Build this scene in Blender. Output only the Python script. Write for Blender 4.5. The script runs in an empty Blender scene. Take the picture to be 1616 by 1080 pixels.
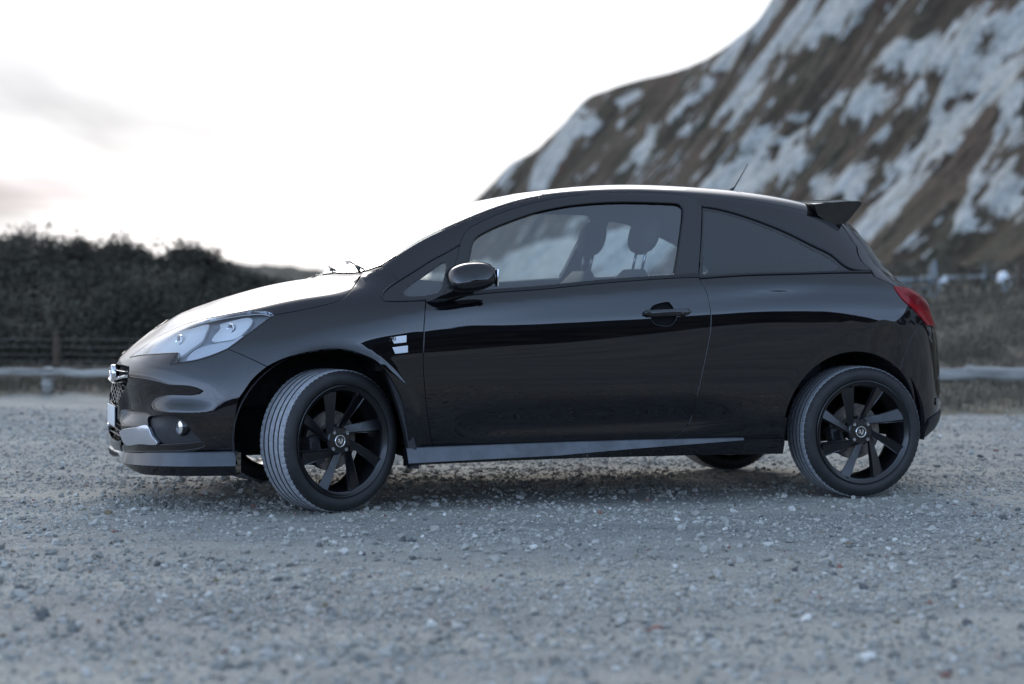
import bpy, bmesh, math, random
import numpy as np
from mathutils import Vector, Matrix
from mathutils.bvhtree import BVHTree
from mathutils.geometry import delaunay_2d_cdt
random.seed(7); RNG=np.random.default_rng(7)
scene=bpy.context.scene
COL=scene.collection
# ------------------------------------------------------------------ camera
F_PX,PITCH,ROLL,CAM_H=3050.0,-0.02236,-0.00515,0.91842
YAW,CAR_X,CAR_Y=0.31025,-1.01194,9.00348
cam=bpy.data.cameras.new('camera'); cam_o=bpy.data.objects.new('camera',cam); COL.objects.link(cam_o)
cam.sensor_fit='HORIZONTAL'; cam.sensor_width=36; cam.lens=36*F_PX/1616; cam.clip_start=.05; cam.clip_end=6000
_f=Vector((0,math.cos(PITCH),math.sin(PITCH))); _u=Vector((0,-math.sin(PITCH),math.cos(PITCH))); _r=Vector((1,0,0))
_r2=_r*math.cos(ROLL)-_u*math.sin(ROLL); _u2=_r*math.sin(ROLL)+_u*math.cos(ROLL)
M=Matrix.Identity(4)
for i in range(3): M[i][0]=_r2[i]; M[i][1]=_u2[i]; M[i][2]=-_f[i]
M[2][3]=CAM_H
cam_o.matrix_world=M
cam.dof.use_dof=True; cam.dof.focus_distance=8.45; cam.dof.aperture_fstop=1.9
scene.camera=cam_o
CL_OFF,CL_SC=(1.70,.2,0),(.45,.10,.45)
# ------------------------------------------------------------------ sky and sun
SUN_EL,SUN_AZ=math.radians(27),math.radians(-8)      # azimuth from +Y towards +X
w=bpy.data.worlds.new('World'); scene.world=w; w.use_nodes=True
nt=w.node_tree; nt.nodes.clear()
def wn(t,**k):
    n=nt.nodes.new(t)
    for a,b in k.items():
        if a=='inp':
            for i,v in b.items(): n.inputs[i].default_value=v
        else: setattr(n,a,b)
    return n
def ln(a,b): nt.links.new(a,b)
out=wn('ShaderNodeOutputWorld'); bg=wn('ShaderNodeBackground'); ln(bg.outputs[0],out.inputs[0])
sky=wn('ShaderNodeTexSky'); sky.sky_type='NISHITA'; sky.sun_disc=False; sky.sun_elevation=SUN_EL; sky.sun_rotation=SUN_AZ
sky.air_density=1.0; sky.dust_density=2.0; sky.ozone_density=2.0
tc=wn('ShaderNodeTexCoord'); nrm=wn('ShaderNodeVectorMath',operation='NORMALIZE'); ln(tc.outputs['Generated'],nrm.inputs[0])
sep=wn('ShaderNodeSeparateXYZ'); ln(nrm.outputs[0],sep.inputs[0])
def ramp(src,stops,interp='LINEAR'):
    r=wn('ShaderNodeValToRGB'); cr=r.color_ramp; cr.interpolation=interp
    while len(cr.elements)>1: cr.elements.remove(cr.elements[-1])
    cr.elements[0].position=stops[0][0]; cr.elements[0].color=stops[0][1]
    for p_,c_ in stops[1:]:
        e=cr.elements.new(p_); e.color=c_
    ln(src,r.inputs[0]); return r
def g(v): return (v,v,v,1)
# overcast deck: pale near the sunset horizon, bluer and deeper towards the zenith and away from the sun
deck_sun=ramp(sep.outputs[2],[(0,(1.00,1.00,1.03,1)),(.06,(1.0,1.02,1.08,1)),(.2,(.98,1.03,1.14,1)),(.6,(.9,1.02,1.24,1)),(1,(.62,.75,1.02,1))])
deck_far=ramp(sep.outputs[2],[(0,(1.65,2.15,3.1,1)),(.12,(1.65,2.25,3.35,1)),(.32,(1.05,1.5,2.3,1)),(.7,(.62,.83,1.15,1)),(1,(.52,.68,.92,1))])
dot=wn('ShaderNodeVectorMath',operation='DOT_PRODUCT'); ln(nrm.outputs[0],dot.inputs[0]); dot.inputs[1].default_value=(math.sin(SUN_AZ),math.cos(SUN_AZ),0)
mr=wn('ShaderNodeMapRange',interpolation_type='SMOOTHSTEP',inp={1:-.5,2:.75}); ln(dot.outputs['Value'],mr.inputs[0])
mix=wn('ShaderNodeMix',data_type='RGBA'); ln(mr.outputs[0],mix.inputs[0]); ln(deck_far.outputs[0],mix.inputs[6]); ln(deck_sun.outputs[0],mix.inputs[7])
# cloud layer, mapped on a plane overhead so that it streaks towards the horizon
den=wn('ShaderNodeMath',operation='ADD',inp={1:.06}); ln(sep.outputs[2],den.inputs[0])
mx=wn('ShaderNodeMath',operation='MAXIMUM',inp={1:.03}); ln(den.outputs[0],mx.inputs[0])
dv=wn('ShaderNodeVectorMath',operation='DIVIDE'); ln(nrm.outputs[0],dv.inputs[0])
cmb=wn('ShaderNodeCombineXYZ'); 
for i in range(3): ln(mx.outputs[0],cmb.inputs[i])
ln(cmb.outputs[0],dv.inputs[1])
mp=wn('ShaderNodeMapping',inp={1:CL_OFF,3:CL_SC}); ln(dv.outputs[0],mp.inputs[0])
cl=wn('ShaderNodeTexNoise',inp={'Scale':1.0,'Detail':5,'Roughness':.5,'Distortion':.3}); ln(mp.outputs[0],cl.inputs['Vector'])
clr=ramp(cl.outputs[0],[(.46,g(0)),(.62,g(1))],'EASE')
shade=wn('ShaderNodeMix',data_type='RGBA',blend_type='MULTIPLY'); cf_=wn('ShaderNodeMath',operation='MULTIPLY_ADD',inp={1:.62,2:.38}); ln(mr.outputs[0],cf_.inputs[0]); cf2=wn('ShaderNodeMath',operation='MULTIPLY'); ln(cf_.outputs[0],cf2.inputs[0]); ln(clr.outputs[0],cf2.inputs[1]); ln(cf2.outputs[0],shade.inputs[0]); ln(mix.outputs[2],shade.inputs[6]); shade.inputs[7].default_value=(.28,.30,.335,1)
# low warm streaks near the sunset horizon
mp2=wn('ShaderNodeMapping',inp={1:(3.75,0,.9),3:(1.6,1.6,26)}); ln(nrm.outputs[0],mp2.inputs[0])
st=wn('ShaderNodeTexNoise',inp={'Scale':1.0,'Detail':4,'Roughness':.5,'Distortion':.2}); ln(mp2.outputs[0],st.inputs['Vector'])
str_=ramp(st.outputs[0],[(.47,g(0)),(.60,g(1))],'EASE'); band=ramp(sep.outputs[2],[(.028,g(0)),(.044,g(1)),(.058,g(1)),(.085,g(0))],'EASE')
mm=wn('ShaderNodeMath',operation='MULTIPLY'); ln(str_.outputs[0],mm.inputs[0]); ln(band.outputs[0],mm.inputs[1]); mm2=wn('ShaderNodeMath',operation='MULTIPLY',inp={1:.75}); ln(mm.outputs[0],mm2.inputs[0])
shade2=wn('ShaderNodeMix',data_type='RGBA',blend_type='MULTIPLY'); ln(mm2.outputs[0],shade2.inputs[0]); ln(shade.outputs[2],shade2.inputs[6]); shade2.inputs[7].default_value=(.60,.54,.575,1)
shade=shade2
# the hidden sun brightens the deck around itself
sd_=wn('ShaderNodeVectorMath',operation='DOT_PRODUCT'); ln(nrm.outputs[0],sd_.inputs[0]); sd_.inputs[1].default_value=(math.sin(SUN_AZ)*math.cos(SUN_EL),math.cos(SUN_AZ)*math.cos(SUN_EL),math.sin(SUN_EL))
sm1=wn('ShaderNodeMapRange',inp={1:.895,2:1.0}); ln(sd_.outputs['Value'],sm1.inputs[0]); pw=wn('ShaderNodeMath',operation='POWER',inp={1:2.3}); ln(sm1.outputs[0],pw.inputs[0])
gcol=wn('ShaderNodeVectorMath',operation='SCALE'); gcol.inputs[0].default_value=(3.3,3.2,3.15); ln(pw.outputs[0],gcol.inputs['Scale'])
glow=wn('ShaderNodeMix',data_type='RGBA',blend_type='ADD',inp={0:1}); ln(shade.outputs[2],glow.inputs[6]); ln(gcol.outputs[0],glow.inputs[7]); shade=glow
skys=wn('ShaderNodeMix',data_type='RGBA',blend_type='ADD',inp={0:.008}); ln(shade.outputs[2],skys.inputs[6]); ln(sky.outputs[0],skys.inputs[7]); 
skys.clamp_result=False
ln(skys.outputs[2],bg.inputs[0]); bg.inputs[1].default_value=1.0
SKY_STRENGTH=bg.inputs[1]
sl=bpy.data.lights.new('sun','SUN'); sl.energy=1.0; sl.angle=math.radians(30); sl.color=(1,.93,.86)
so=bpy.data.objects.new('sun',sl); COL.objects.link(so)
_d=Vector((math.sin(SUN_AZ)*math.cos(SUN_EL),math.cos(SUN_AZ)*math.cos(SUN_EL),math.sin(SUN_EL)))
so.rotation_euler=_d.to_track_quat('Z','Y').to_euler(); so.location=(0,0,30)
vs=scene.view_settings; scene.display_settings.display_device='sRGB'
vs.view_transform='Standard'; vs.look='None'; vs.exposure=.2; vs.gamma=1; vs.use_curve_mapping=False
scene.cycles.max_bounces=10; scene.cycles.transparent_max_bounces=16; scene.cycles.glossy_bounces=6
scene.cycles.use_denoising=True
# ------------------------------------------------------------------ helpers
def sm(a,b,x):
    t=np.clip((np.asarray(x,float)-a)/(b-a),0,1); return t*t*(3-2*t)
def thing(name,label,cat,loc=(0,0,0),rotz=0,group=None):
    o=bpy.data.objects.new(name,None); COL.objects.link(o); o.location=loc; o.rotation_euler=(0,0,rotz); o.empty_display_size=.2
    o['label']=label; o['category']=cat
    if group: o['group']=group
    return o
def tag(o,label=None,cat=None,group=None,kind=None):
    for k,v in (('label',label),('category',cat),('group',group),('kind',kind)):
        if v: o[k]=v
    return o
def mobj(name,V,F,mat,parent=None,normals=None,smooth=True,matidx=None):
    me=bpy.data.meshes.new(name); me.from_pydata([tuple(map(float,v)) for v in V],[],[tuple(map(int,f)) for f in F])
    mats=mat if isinstance(mat,(list,tuple)) else [mat]
    for m in mats: me.materials.append(m)
    if matidx is not None: me.polygons.foreach_set('material_index',list(map(int,matidx)))
    me.polygons.foreach_set('use_smooth',[bool(smooth)]*len(me.polygons))
    me.update()
    if normals is not None: me.normals_split_custom_set_from_vertices([tuple(map(float,n)) for n in normals])
    o=bpy.data.objects.new(name,me); COL.objects.link(o)
    if parent: o.parent=parent
    return o
def bobj(name,bm,mat,parent=None,smooth=True,angle=None):
    me=bpy.data.meshes.new(name); bm.normal_update(); bm.to_mesh(me); bm.free()
    for m in (mat if isinstance(mat,(list,tuple)) else [mat]): me.materials.append(m)
    me.polygons.foreach_set('use_smooth',[bool(smooth)]*len(me.polygons))
    if angle is not None: me.set_sharp_from_angle(angle=math.radians(angle))
    o=bpy.data.objects.new(name,me); COL.objects.link(o)
    if parent: o.parent=parent
    return o
def add_box(bm,c,s,rot=None,bev=0,mi=0):
    r=bmesh.ops.create_cube(bm,size=1); vs_=r['verts']
    bmesh.ops.scale(bm,vec=s,verts=vs_)
    if bev: 
        es=list({e for v in vs_ for e in v.link_edges}); q=bmesh.ops.bevel(bm,geom=es,offset=bev,segments=2,affect='EDGES',profile=.6); vs_=list({v for f in q['faces'] for v in f.verts}|{v for v in vs_ if v.is_valid})
    if rot is not None: bmesh.ops.rotate(bm,cent=(0,0,0),matrix=rot,verts=vs_)
    bmesh.ops.translate(bm,vec=c,verts=vs_)
    for v in vs_:
        for f in v.link_faces: f.material_index=mi
    return vs_
def add_tube(bm,pts,rad,n=10,caps=True,mi=0):
    pts=[Vector(p) for p in pts]; rad=rad if hasattr(rad,'__len__') else [rad]*len(pts)
    rings=[];prev=None
    for i,p in enumerate(pts):
        t=(pts[min(i+1,len(pts)-1)]-pts[max(i-1,0)]).normalized()
        a=prev if prev is not None else (Vector((0,0,1)) if abs(t.z)<.9 else Vector((1,0,0)))
        a=(a-t*a.dot(t)).normalized(); b=t.cross(a); prev=a
        rings.append([bm.verts.new(p+(a*math.cos(2*math.pi*k/n)+b*math.sin(2*math.pi*k/n))*rad[i]) for k in range(n)])
    for i in range(len(rings)-1):
        for k in range(n):
            f=bm.faces.new((rings[i][k],rings[i][(k+1)%n],rings[i+1][(k+1)%n],rings[i+1][k])); f.material_index=mi
    if caps:
        f=bm.faces.new(rings[0][::-1]); f.material_index=mi
        f=bm.faces.new(rings[-1]); f.material_index=mi
def lathe(prof,n=64,axis='y',mi=None):
    """prof: list of (axial, radius[,matindex]); revolve about y"""
    V=[];F=[];I=[]
    k=len(prof)
    for a in range(n):
        t=2*math.pi*a/n
        for q in prof: V.append((q[1]*math.cos(t),q[0],q[1]*math.sin(t)))
    for a in range(n):
        b=(a+1)%n
        for i in range(k-1):
            F.append((a*k+i,a*k+i+1,b*k+i+1,b*k+i)); I.append(prof[i][2] if len(prof[i])>2 else 0)
    return V,F,I
# ------------------------------------------------------------------ materials
def mat(name,color=(.5,.5,.5),rough=.5,metal=0,coat=0,coat_rough=.03,spec=.5,**k):
    m=bpy.data.materials.new(name); m.use_nodes=True; b=m.node_tree.nodes['Principled BSDF']
    b.inputs['Base Color'].default_value=(*color,1); b.inputs['Roughness'].default_value=rough; b.inputs['Metallic'].default_value=metal
    b.inputs['Coat Weight'].default_value=coat; b.inputs['Coat Roughness'].default_value=coat_rough; b.inputs['Specular IOR Level'].default_value=spec
    for a,v in k.items(): b.inputs[a].default_value=v
    return m
class NB:
    def __init__(s,m): s.m=m; s.t=m.node_tree; s.b=s.t.nodes.get('Principled BSDF')
    def n(s,t,inp=None,**k):
        n=s.t.nodes.new(t)
        for a,b in k.items(): setattr(n,a,b)
        for i,v in (inp or {}).items(): n.inputs[i].default_value=v
        return n
    def l(s,a,b): s.t.links.new(a,b)
    def obj(s):
        if not hasattr(s,'_o'): s._o=s.n('ShaderNodeTexCoord')
        return s._o.outputs['Object']
    def noise(s,scale,detail=4,rough=.55,vec=None,dist=0):
        n=s.n('ShaderNodeTexNoise',{'Scale':scale,'Detail':detail,'Roughness':rough,'Distortion':dist}); s.l(vec or s.obj(),n.inputs['Vector']); return n
    def ramp(s,src,stops,interp='LINEAR'):
        r=s.n('ShaderNodeValToRGB'); cr=r.color_ramp; cr.interpolation=interp
        while len(cr.elements)>1: cr.elements.remove(cr.elements[-1])
        cr.elements[0].position=stops[0][0]; cr.elements[0].color=(*stops[0][1],1) if hasattr(stops[0][1],'__len__') else g(stops[0][1])
        for p_,c_ in stops[1:]:
            e=cr.elements.new(p_); e.color=(*c_,1) if hasattr(c_,'__len__') else g(c_)
        s.l(src,r.inputs[0]); return r
    def mix(s,fac,a,b,blend='MIX'):
        m=s.n('ShaderNodeMix',data_type='RGBA',blend_type=blend)
        for i,v in ((0,fac),(6,a),(7,b)):
            if isinstance(v,(int,float)) : m.inputs[i].default_value=v if i==0 else g(v)
            elif isinstance(v,tuple): m.inputs[i].default_value=(*v,1)[:4]
            else: s.l(v,m.inputs[i])
        return m.outputs[2]
    def bump(s,h,strength=.3,dist=.01):
        b=s.n('ShaderNodeBump',{'Strength':strength,'Distance':dist}); s.l(h,b.inputs['Height']); return b.outputs[0]
def speckled(m,scale,amount,dark=.6,bump=0,bdist=.002):
    """fine wear: uneven tone and relief"""
    q=NB(m); n=q.noise(scale,5,.6); base=tuple(q.b.inputs['Base Color'].default_value)[:3]
    r=q.ramp(n.outputs[0],[(.3,tuple(c*dark for c in base)),(.7,tuple(min(1,c*(1+amount)) for c in base))]); q.l(r.outputs[0],q.b.inputs['Base Color'])
    if bump: q.l(q.bump(n.outputs[0],bump,bdist),q.b.inputs['Normal'])
    return m
PAINT=mat('black_paint',(.0016,.0018,.0034),.6,0,1,.010,0); PAINT.node_tree.nodes['Principled BSDF'].inputs['Coat IOR'].default_value=1.66
_q=NB(PAINT); _n=_q.noise(2.2,2,.5); _n2=_q.noise(900,1,.5); _q.l(_q.bump(_n.outputs[0],.05,.003),_q.b.inputs['Coat Normal'])
_d3=_q.noise(7,6,.65); _dz=_q.ramp(_d3.outputs[0],[(.45,.008),(.85,.03)]); _q.l(_dz.outputs[0],_q.b.inputs['Coat Roughness'])
# road dust that has settled on faces turned up to the sky
DUSTY=mat('dusty_black_paint',(.004,.004,.006),.6,0,1,.025,.05); _q=NB(DUSTY); _g=_q.n('ShaderNodeNewGeometry'); _s=_q.n('ShaderNodeSeparateXYZ'); _q.l(_g.outputs['Normal'],_s.inputs[0])
_m=_q.n('ShaderNodeMapRange',{1:.12,2:.42}); _q.l(_s.outputs[2],_m.inputs[0]); _n=_q.noise(9,6,.6); _r=_q.ramp(_n.outputs[0],[(.3,.55),(.6,1)]); _mm=_q.n('ShaderNodeMath',operation='MULTIPLY'); _q.l(_m.outputs[0],_mm.inputs[0]); _q.l(_r.outputs[0],_mm.inputs[1])
_q.l(_q.mix(_mm.outputs[0],(.004,.004,.006),(.105,.115,.13)),_q.b.inputs['Base Color'])
PLASTIC=speckled(mat('black_plastic',(.016,.017,.019),.55),60,.5,.7,.1)
GLOSSB=mat('gloss_black',(.006,.006,.007),.12,0,.5)
SHELL=mat('inner_black',(.005,.005,.0055),.8,spec=.2)
RUBBER=mat('rubber_seal',(.010,.010,.011),.45)
CHROME=mat('chrome',(.82,.84,.87),.08,1)
SATIN=mat('satin_silver',(.62,.64,.68),.25,.85)
SILVER=mat('badge_silver',(.72,.74,.77),.3,.2,.5)
LINER=speckled(mat('arch_liner',(.022,.022,.023),.9,spec=.2),30,.8,.6,.3,.004)
def glass(name,tint=(.75,.82,.84),rough=0.0,ior=1.5,thick=1.0):
    m=bpy.data.materials.new(name); m.use_nodes=True; t=m.node_tree; t.nodes.clear(); q=NB(m)
    o=q.n('ShaderNodeOutputMaterial'); tr=q.n('ShaderNodeBsdfTransparent',{0:(*tint,1)}); gl=q.n('ShaderNodeBsdfGlossy',{'Color':(.95,.97,1,1),'Roughness':rough})
    fr=q.n('ShaderNodeFresnel',{'IOR':ior}); ml=q.n('ShaderNodeMath',operation='MULTIPLY',use_clamp=True,inp={1:thick}); mx_=q.n('ShaderNodeMixShader')
    q.l(fr.outputs[0],ml.inputs[0]); q.l(ml.outputs[0],mx_.inputs[0]); q.l(tr.outputs[0],mx_.inputs[1]); q.l(gl.outputs[0],mx_.inputs[2]); q.l(mx_.outputs[0],o.inputs[0])
    return m
GLASS=glass('side_glass',(.92,.97,.96),thick=3.0)
PRIV=glass('privacy_glass',(.70,.80,.86),thick=2.0)
SCREEN=glass('windscreen_glass',(.62,.72,.74),thick=1.9)
LENS=glass('lamp_lens',(.97,.98,.98),thick=1.3)

# ---- car body master surface (half, y>0), metres; x rearwards from the front axle, z up
CAR_ROWS = [
 [(-0.822,0,0.2),(-0.792,0.3,0.2),(-0.702,0.5,0.2),(-0.515,0.62,0.2),(-0.3,0.66,0.2),(0,0.68,0.2),(0.5,0.68,0.2),(1.2,0.68,0.2),(2,0.68,0.2),(2.5,0.68,0.22),(2.75,0.66,0.24),(2.95,0.5,0.25),(3.03,0.3,0.25),(3.05,0,0.25)],
 [(-0.836,0,0.235),(-0.816,0.3,0.235),(-0.731,0.54,0.232),(-0.59,0.695,0.228),(-0.445,0.765,0.225),(-0.3,0.79,0.22),(0,0.8,0.21),(0.5,0.8,0.212),(1.2,0.8,0.214),(2,0.8,0.22),(2.5,0.8,0.235),(2.735,0.785,0.25),(2.905,0.715,0.262),(3.055,0.45,0.27),(3.095,0.25,0.27),(3.105,0,0.27)],
 [(-0.829,0,0.33),(-0.829,0.3,0.33),(-0.746,0.545,0.325),(-0.601,0.705,0.32),(-0.444,0.785,0.315),(-0.3,0.82,0.31),(0,0.84,0.3),(0.5,0.838,0.3),(1.2,0.842,0.3),(2,0.842,0.3),(2.5,0.84,0.31),(2.78,0.815,0.325),(2.955,0.735,0.335),(3.115,0.46,0.34),(3.155,0.25,0.34),(3.17,0,0.34)],
 [(-0.829,0,0.45),(-0.829,0.3,0.45),(-0.746,0.545,0.45),(-0.601,0.71,0.45),(-0.444,0.795,0.45),(-0.3,0.838,0.45),(0,0.86,0.45),(0.5,0.858,0.45),(1.2,0.86,0.45),(2,0.862,0.45),(2.5,0.86,0.45),(2.78,0.83,0.45),(2.955,0.745,0.455),(3.12,0.47,0.46),(3.165,0.25,0.46),(3.18,0,0.46)],
 [(-0.813,0,0.565),(-0.813,0.3,0.565),(-0.731,0.54,0.575),(-0.582,0.7,0.58),(-0.426,0.788,0.585),(-0.3,0.833,0.59),(0,0.866,0.6),(0.5,0.865,0.61),(1.2,0.867,0.61),(2,0.87,0.61),(2.5,0.868,0.61),(2.78,0.835,0.615),(2.95,0.745,0.62),(3.11,0.47,0.625),(3.155,0.25,0.625),(3.17,0,0.625)],
 [(-0.83,0,0.61),(-0.815,0.22,0.612),(-0.76,0.45,0.618),(-0.65,0.61,0.64),(-0.5,0.715,0.675),(-0.38,0.775,0.698),(-0.25,0.822,0.71),(0,0.862,0.72),(0.5,0.864,0.745),(1.2,0.866,0.76),(2,0.868,0.78),(2.5,0.863,0.79),(2.764,0.828,0.79),(2.937,0.735,0.785),(3.092,0.47,0.775),(3.132,0.25,0.77),(3.147,0,0.77)],
 [(-0.793,0,0.647),(-0.778,0.2,0.647),(-0.728,0.42,0.654),(-0.623,0.58,0.682),(-0.48,0.69,0.735),(-0.34,0.76,0.772),(-0.2,0.8,0.785),(0,0.842,0.805),(0.5,0.852,0.84),(1.2,0.855,0.865),(2,0.857,0.895),(2.5,0.847,0.895),(2.741,0.812,0.887),(2.908,0.72,0.87),(3.058,0.46,0.85),(3.098,0.25,0.845),(3.113,0,0.845)],
 [(-0.75,0,0.687),(-0.735,0.2,0.689),(-0.693,0.37,0.697),(-0.593,0.51,0.734),(-0.45,0.64,0.792),(-0.308,0.722,0.834),(-0.15,0.765,0.855),(0,0.796,0.872),(0.3,0.817,0.89),(0.5,0.825,0.905),(0.8,0.828,0.925),(1.2,0.829,0.945),(1.7,0.83,0.97),(2,0.83,0.982),(2.4,0.822,0.992),(2.6,0.805,0.985),(2.774,0.765,0.965),(2.915,0.69,0.94),(3.055,0.44,0.91),(3.095,0.25,0.905),(3.11,0,0.905)],
 [(-0.693,0,0.725),(-0.683,0.2,0.727),(-0.643,0.35,0.748),(-0.54,0.48,0.808),(-0.4,0.6,0.85),(-0.27,0.675,0.877),(-0.1,0.71,0.905),(0,0.738,0.918),(0.2,0.76,0.925),(0.3,0.775,0.93),(0.473,0.783,0.942),(0.708,0.79,0.962),(1.07,0.793,0.988),(1.37,0.793,1.009),(1.7,0.792,1.032),(2,0.79,1.045),(2.4,0.778,1.052),(2.6,0.758,1.04),(2.738,0.72,1.015),(2.825,0.65,0.99),(2.965,0.42,0.955),(3.005,0.22,0.95),(3.015,0,0.95)],
 [(-0.638,0,0.758),(-0.628,0.18,0.762),(-0.578,0.31,0.787),(-0.47,0.43,0.842),(-0.34,0.53,0.88),(-0.218,0.595,0.912),(0,0.652,0.945),(0.15,0.69,0.96),(0.3,0.715,0.98),(0.413,0.72,1),(0.65,0.73,1.05),(0.85,0.733,1.09),(1.1,0.735,1.125),(1.4,0.735,1.145),(1.7,0.737,1.15),(2,0.735,1.15),(2.4,0.725,1.13),(2.6,0.7,1.09),(2.731,0.66,1.055),(2.807,0.595,1.03),(2.925,0.38,1.01),(2.965,0.2,1.005),(2.975,0,1.005)],
 [(-0.6,0,0.793),(-0.585,0.15,0.799),(-0.52,0.27,0.832),(-0.4,0.37,0.873),(-0.29,0.44,0.904),(-0.168,0.49,0.932),(0,0.56,0.965),(0.15,0.61,0.985),(0.3,0.655,1.025),(0.413,0.665,1.07),(0.65,0.672,1.16),(0.85,0.672,1.215),(1.1,0.67,1.265),(1.4,0.668,1.285),(1.7,0.668,1.283),(2,0.668,1.262),(2.3,0.668,1.225),(2.5,0.655,1.18),(2.65,0.625,1.14),(2.754,0.56,1.105),(2.845,0.36,1.09),(2.885,0.2,1.085),(2.895,0,1.085)],
 [(-0.565,0,0.82),(-0.545,0.1,0.826),(-0.47,0.2,0.858),(-0.36,0.28,0.892),(-0.26,0.34,0.92),(-0.148,0.4,0.945),(0,0.46,0.977),(0.12,0.53,1),(0.24,0.598,1.045),(0.413,0.602,1.148),(0.65,0.602,1.255),(0.83,0.6,1.322),(1,0.598,1.365),(1.2,0.597,1.392),(1.45,0.597,1.4),(1.7,0.598,1.395),(2,0.6,1.372),(2.2,0.602,1.343),(2.4,0.598,1.3),(2.55,0.575,1.255),(2.65,0.545,1.225),(2.74,0.44,1.205),(2.81,0.25,1.195),(2.83,0,1.19)],
 [(-0.535,0,0.838),(-0.516,0.1,0.845),(-0.438,0.17,0.87),(-0.312,0.24,0.912),(-0.147,0.28,0.956),(0,0.34,0.988),(0.17,0.44,1.012),(0.27,0.535,1.06),(0.413,0.548,1.178),(0.65,0.545,1.285),(0.83,0.54,1.361),(1,0.53,1.407),(1.2,0.52,1.432),(1.45,0.515,1.445),(1.7,0.515,1.441),(2,0.52,1.424),(2.2,0.52,1.402),(2.4,0.51,1.372),(2.55,0.48,1.339),(2.63,0.42,1.319),(2.69,0.3,1.309),(2.72,0.15,1.304),(2.725,0,1.304)],
 [(-0.51,0,0.848),(-0.496,0.05,0.852),(-0.424,0.09,0.877),(-0.308,0.12,0.919),(-0.145,0.14,0.965),(0,0.17,0.996),(0.17,0.22,1.022),(0.27,0.3,1.072),(0.413,0.33,1.185),(0.65,0.33,1.289),(0.83,0.33,1.367),(1,0.33,1.409),(1.2,0.33,1.439),(1.45,0.32,1.463),(1.7,0.32,1.466),(2,0.32,1.456),(2.2,0.32,1.442),(2.4,0.31,1.416),(2.55,0.26,1.389),(2.61,0.18,1.379),(2.64,0.09,1.374),(2.65,0,1.374)],
 [(-0.49,0,0.856),(-0.466,0,0.865),(-0.4,0,0.886),(-0.305,0,0.923),(-0.153,0,0.969),(0,0,1),(0.16,0,1.024),(0.25,0,1.072),(0.413,0,1.19),(0.65,0,1.292),(0.83,0,1.369),(1,0,1.411),(1.2,0,1.444),(1.45,0,1.47),(1.7,0,1.474),(2,0,1.465),(2.2,0,1.453),(2.4,0,1.429),(2.5,0,1.416),(2.56,0,1.407),(2.59,0,1.404)],
]
CAR_XS=[-.30,-.22,-.12,0,.08,.16,.24,.34,.46,.60,.75,.9,1.05,1.2,1.35,1.5,1.65,1.8,1.95,2.1,2.25,2.38,2.48]
ARCH_F=(.0,.325,.362); ARCH_R=(2.455,.325,.357)
def _crow(pts,n=60):
    P=np.array(pts,float)
    d=np.r_[0,np.cumsum(np.sqrt(np.linalg.norm(np.diff(P,axis=0),axis=1)))]
    # tangents for centripetal catmull-rom
    m=np.zeros_like(P)
    for i in range(len(P)):
        a=max(i-1,0);b=min(i+1,len(P)-1)
        m[i]=(P[b]-P[a])/(d[b]-d[a])
        if 0<i<len(P)-1:
            h0=d[i]-d[i-1];h1=d[i+1]-d[i]
            m[i]=((P[i]-P[i-1])/h0*h1+(P[i+1]-P[i])/h1*h0)/(h0+h1)
    m[0,0]*=.05; m[-1,0]*=.05 if abs(P[-1,1]-P[-2,1])>1e-6 else 1
    if abs(P[0,1]-P[1,1])<1e-6: m[0]=(P[1]-P[0])/(d[1]-d[0])
    out=[]
    for i in range(len(P)-1):
        t=np.linspace(0,1,n,endpoint=False)[:,None];h=d[i+1]-d[i]
        out.append((2*t**3-3*t**2+1)*P[i]+(t**3-2*t**2+t)*h*m[i]+(-2*t**3+3*t**2)*P[i+1]+(t**3-t**2)*h*m[i+1])
    out.append(P[-1:])
    return np.vstack(out)
def _bs(C,n):
    """uniform cubic B-spline along axis 0, ends extrapolated so that it starts and stops at the end points; C (k,...)"""
    a=2*C[0]-C[1]; b=2*C[-1]-C[-2]
    C=np.concatenate([a[None],C,b[None]],0)
    k=len(C)-3
    t=np.linspace(0,k,n); i=np.minimum(t.astype(int),k-1); f=(t-i)
    sh=(len(t),)+(1,)*(C.ndim-1); f=f.reshape(sh)
    return ((1-f)**3*C[i]+(3*f**3-6*f**2+4)*C[i+1]+(-3*f**3+3*f**2+3*f+1)*C[i+2]+f**3*C[i+3])/6
def car_net(nf=9,nr=9):
    net=[]
    for r in CAR_ROWS:
        c=_crow(r); s=np.r_[0,np.cumsum(np.linalg.norm(np.diff(c,axis=0),axis=1))]
        i0=int(np.argmax(c[:,0]>=CAR_XS[0])); i1=int(np.argmax(c[:,0]>=CAR_XS[-1]))
        row=[]
        for q in np.linspace(0,s[i0],nf,endpoint=False): row.append([np.interp(q,s,c[:,k]) for k in range(3)])
        for x in CAR_XS: row.append([x,np.interp(x,c[i0-1:i1+2,0],c[i0-1:i1+2,1]),np.interp(x,c[i0-1:i1+2,0],c[i0-1:i1+2,2])])
        for q in np.linspace(s[i1],s[-1],nr+1)[1:]: row.append([np.interp(q,s,c[:,k]) for k in range(3)])
        net.append(row)
    return np.array(net)   # (rows, cols, 3)
def _sst(a,b,x):
    t=np.clip((x-a)/(b-a),0,1); return t*t*(3-2*t)
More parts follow.
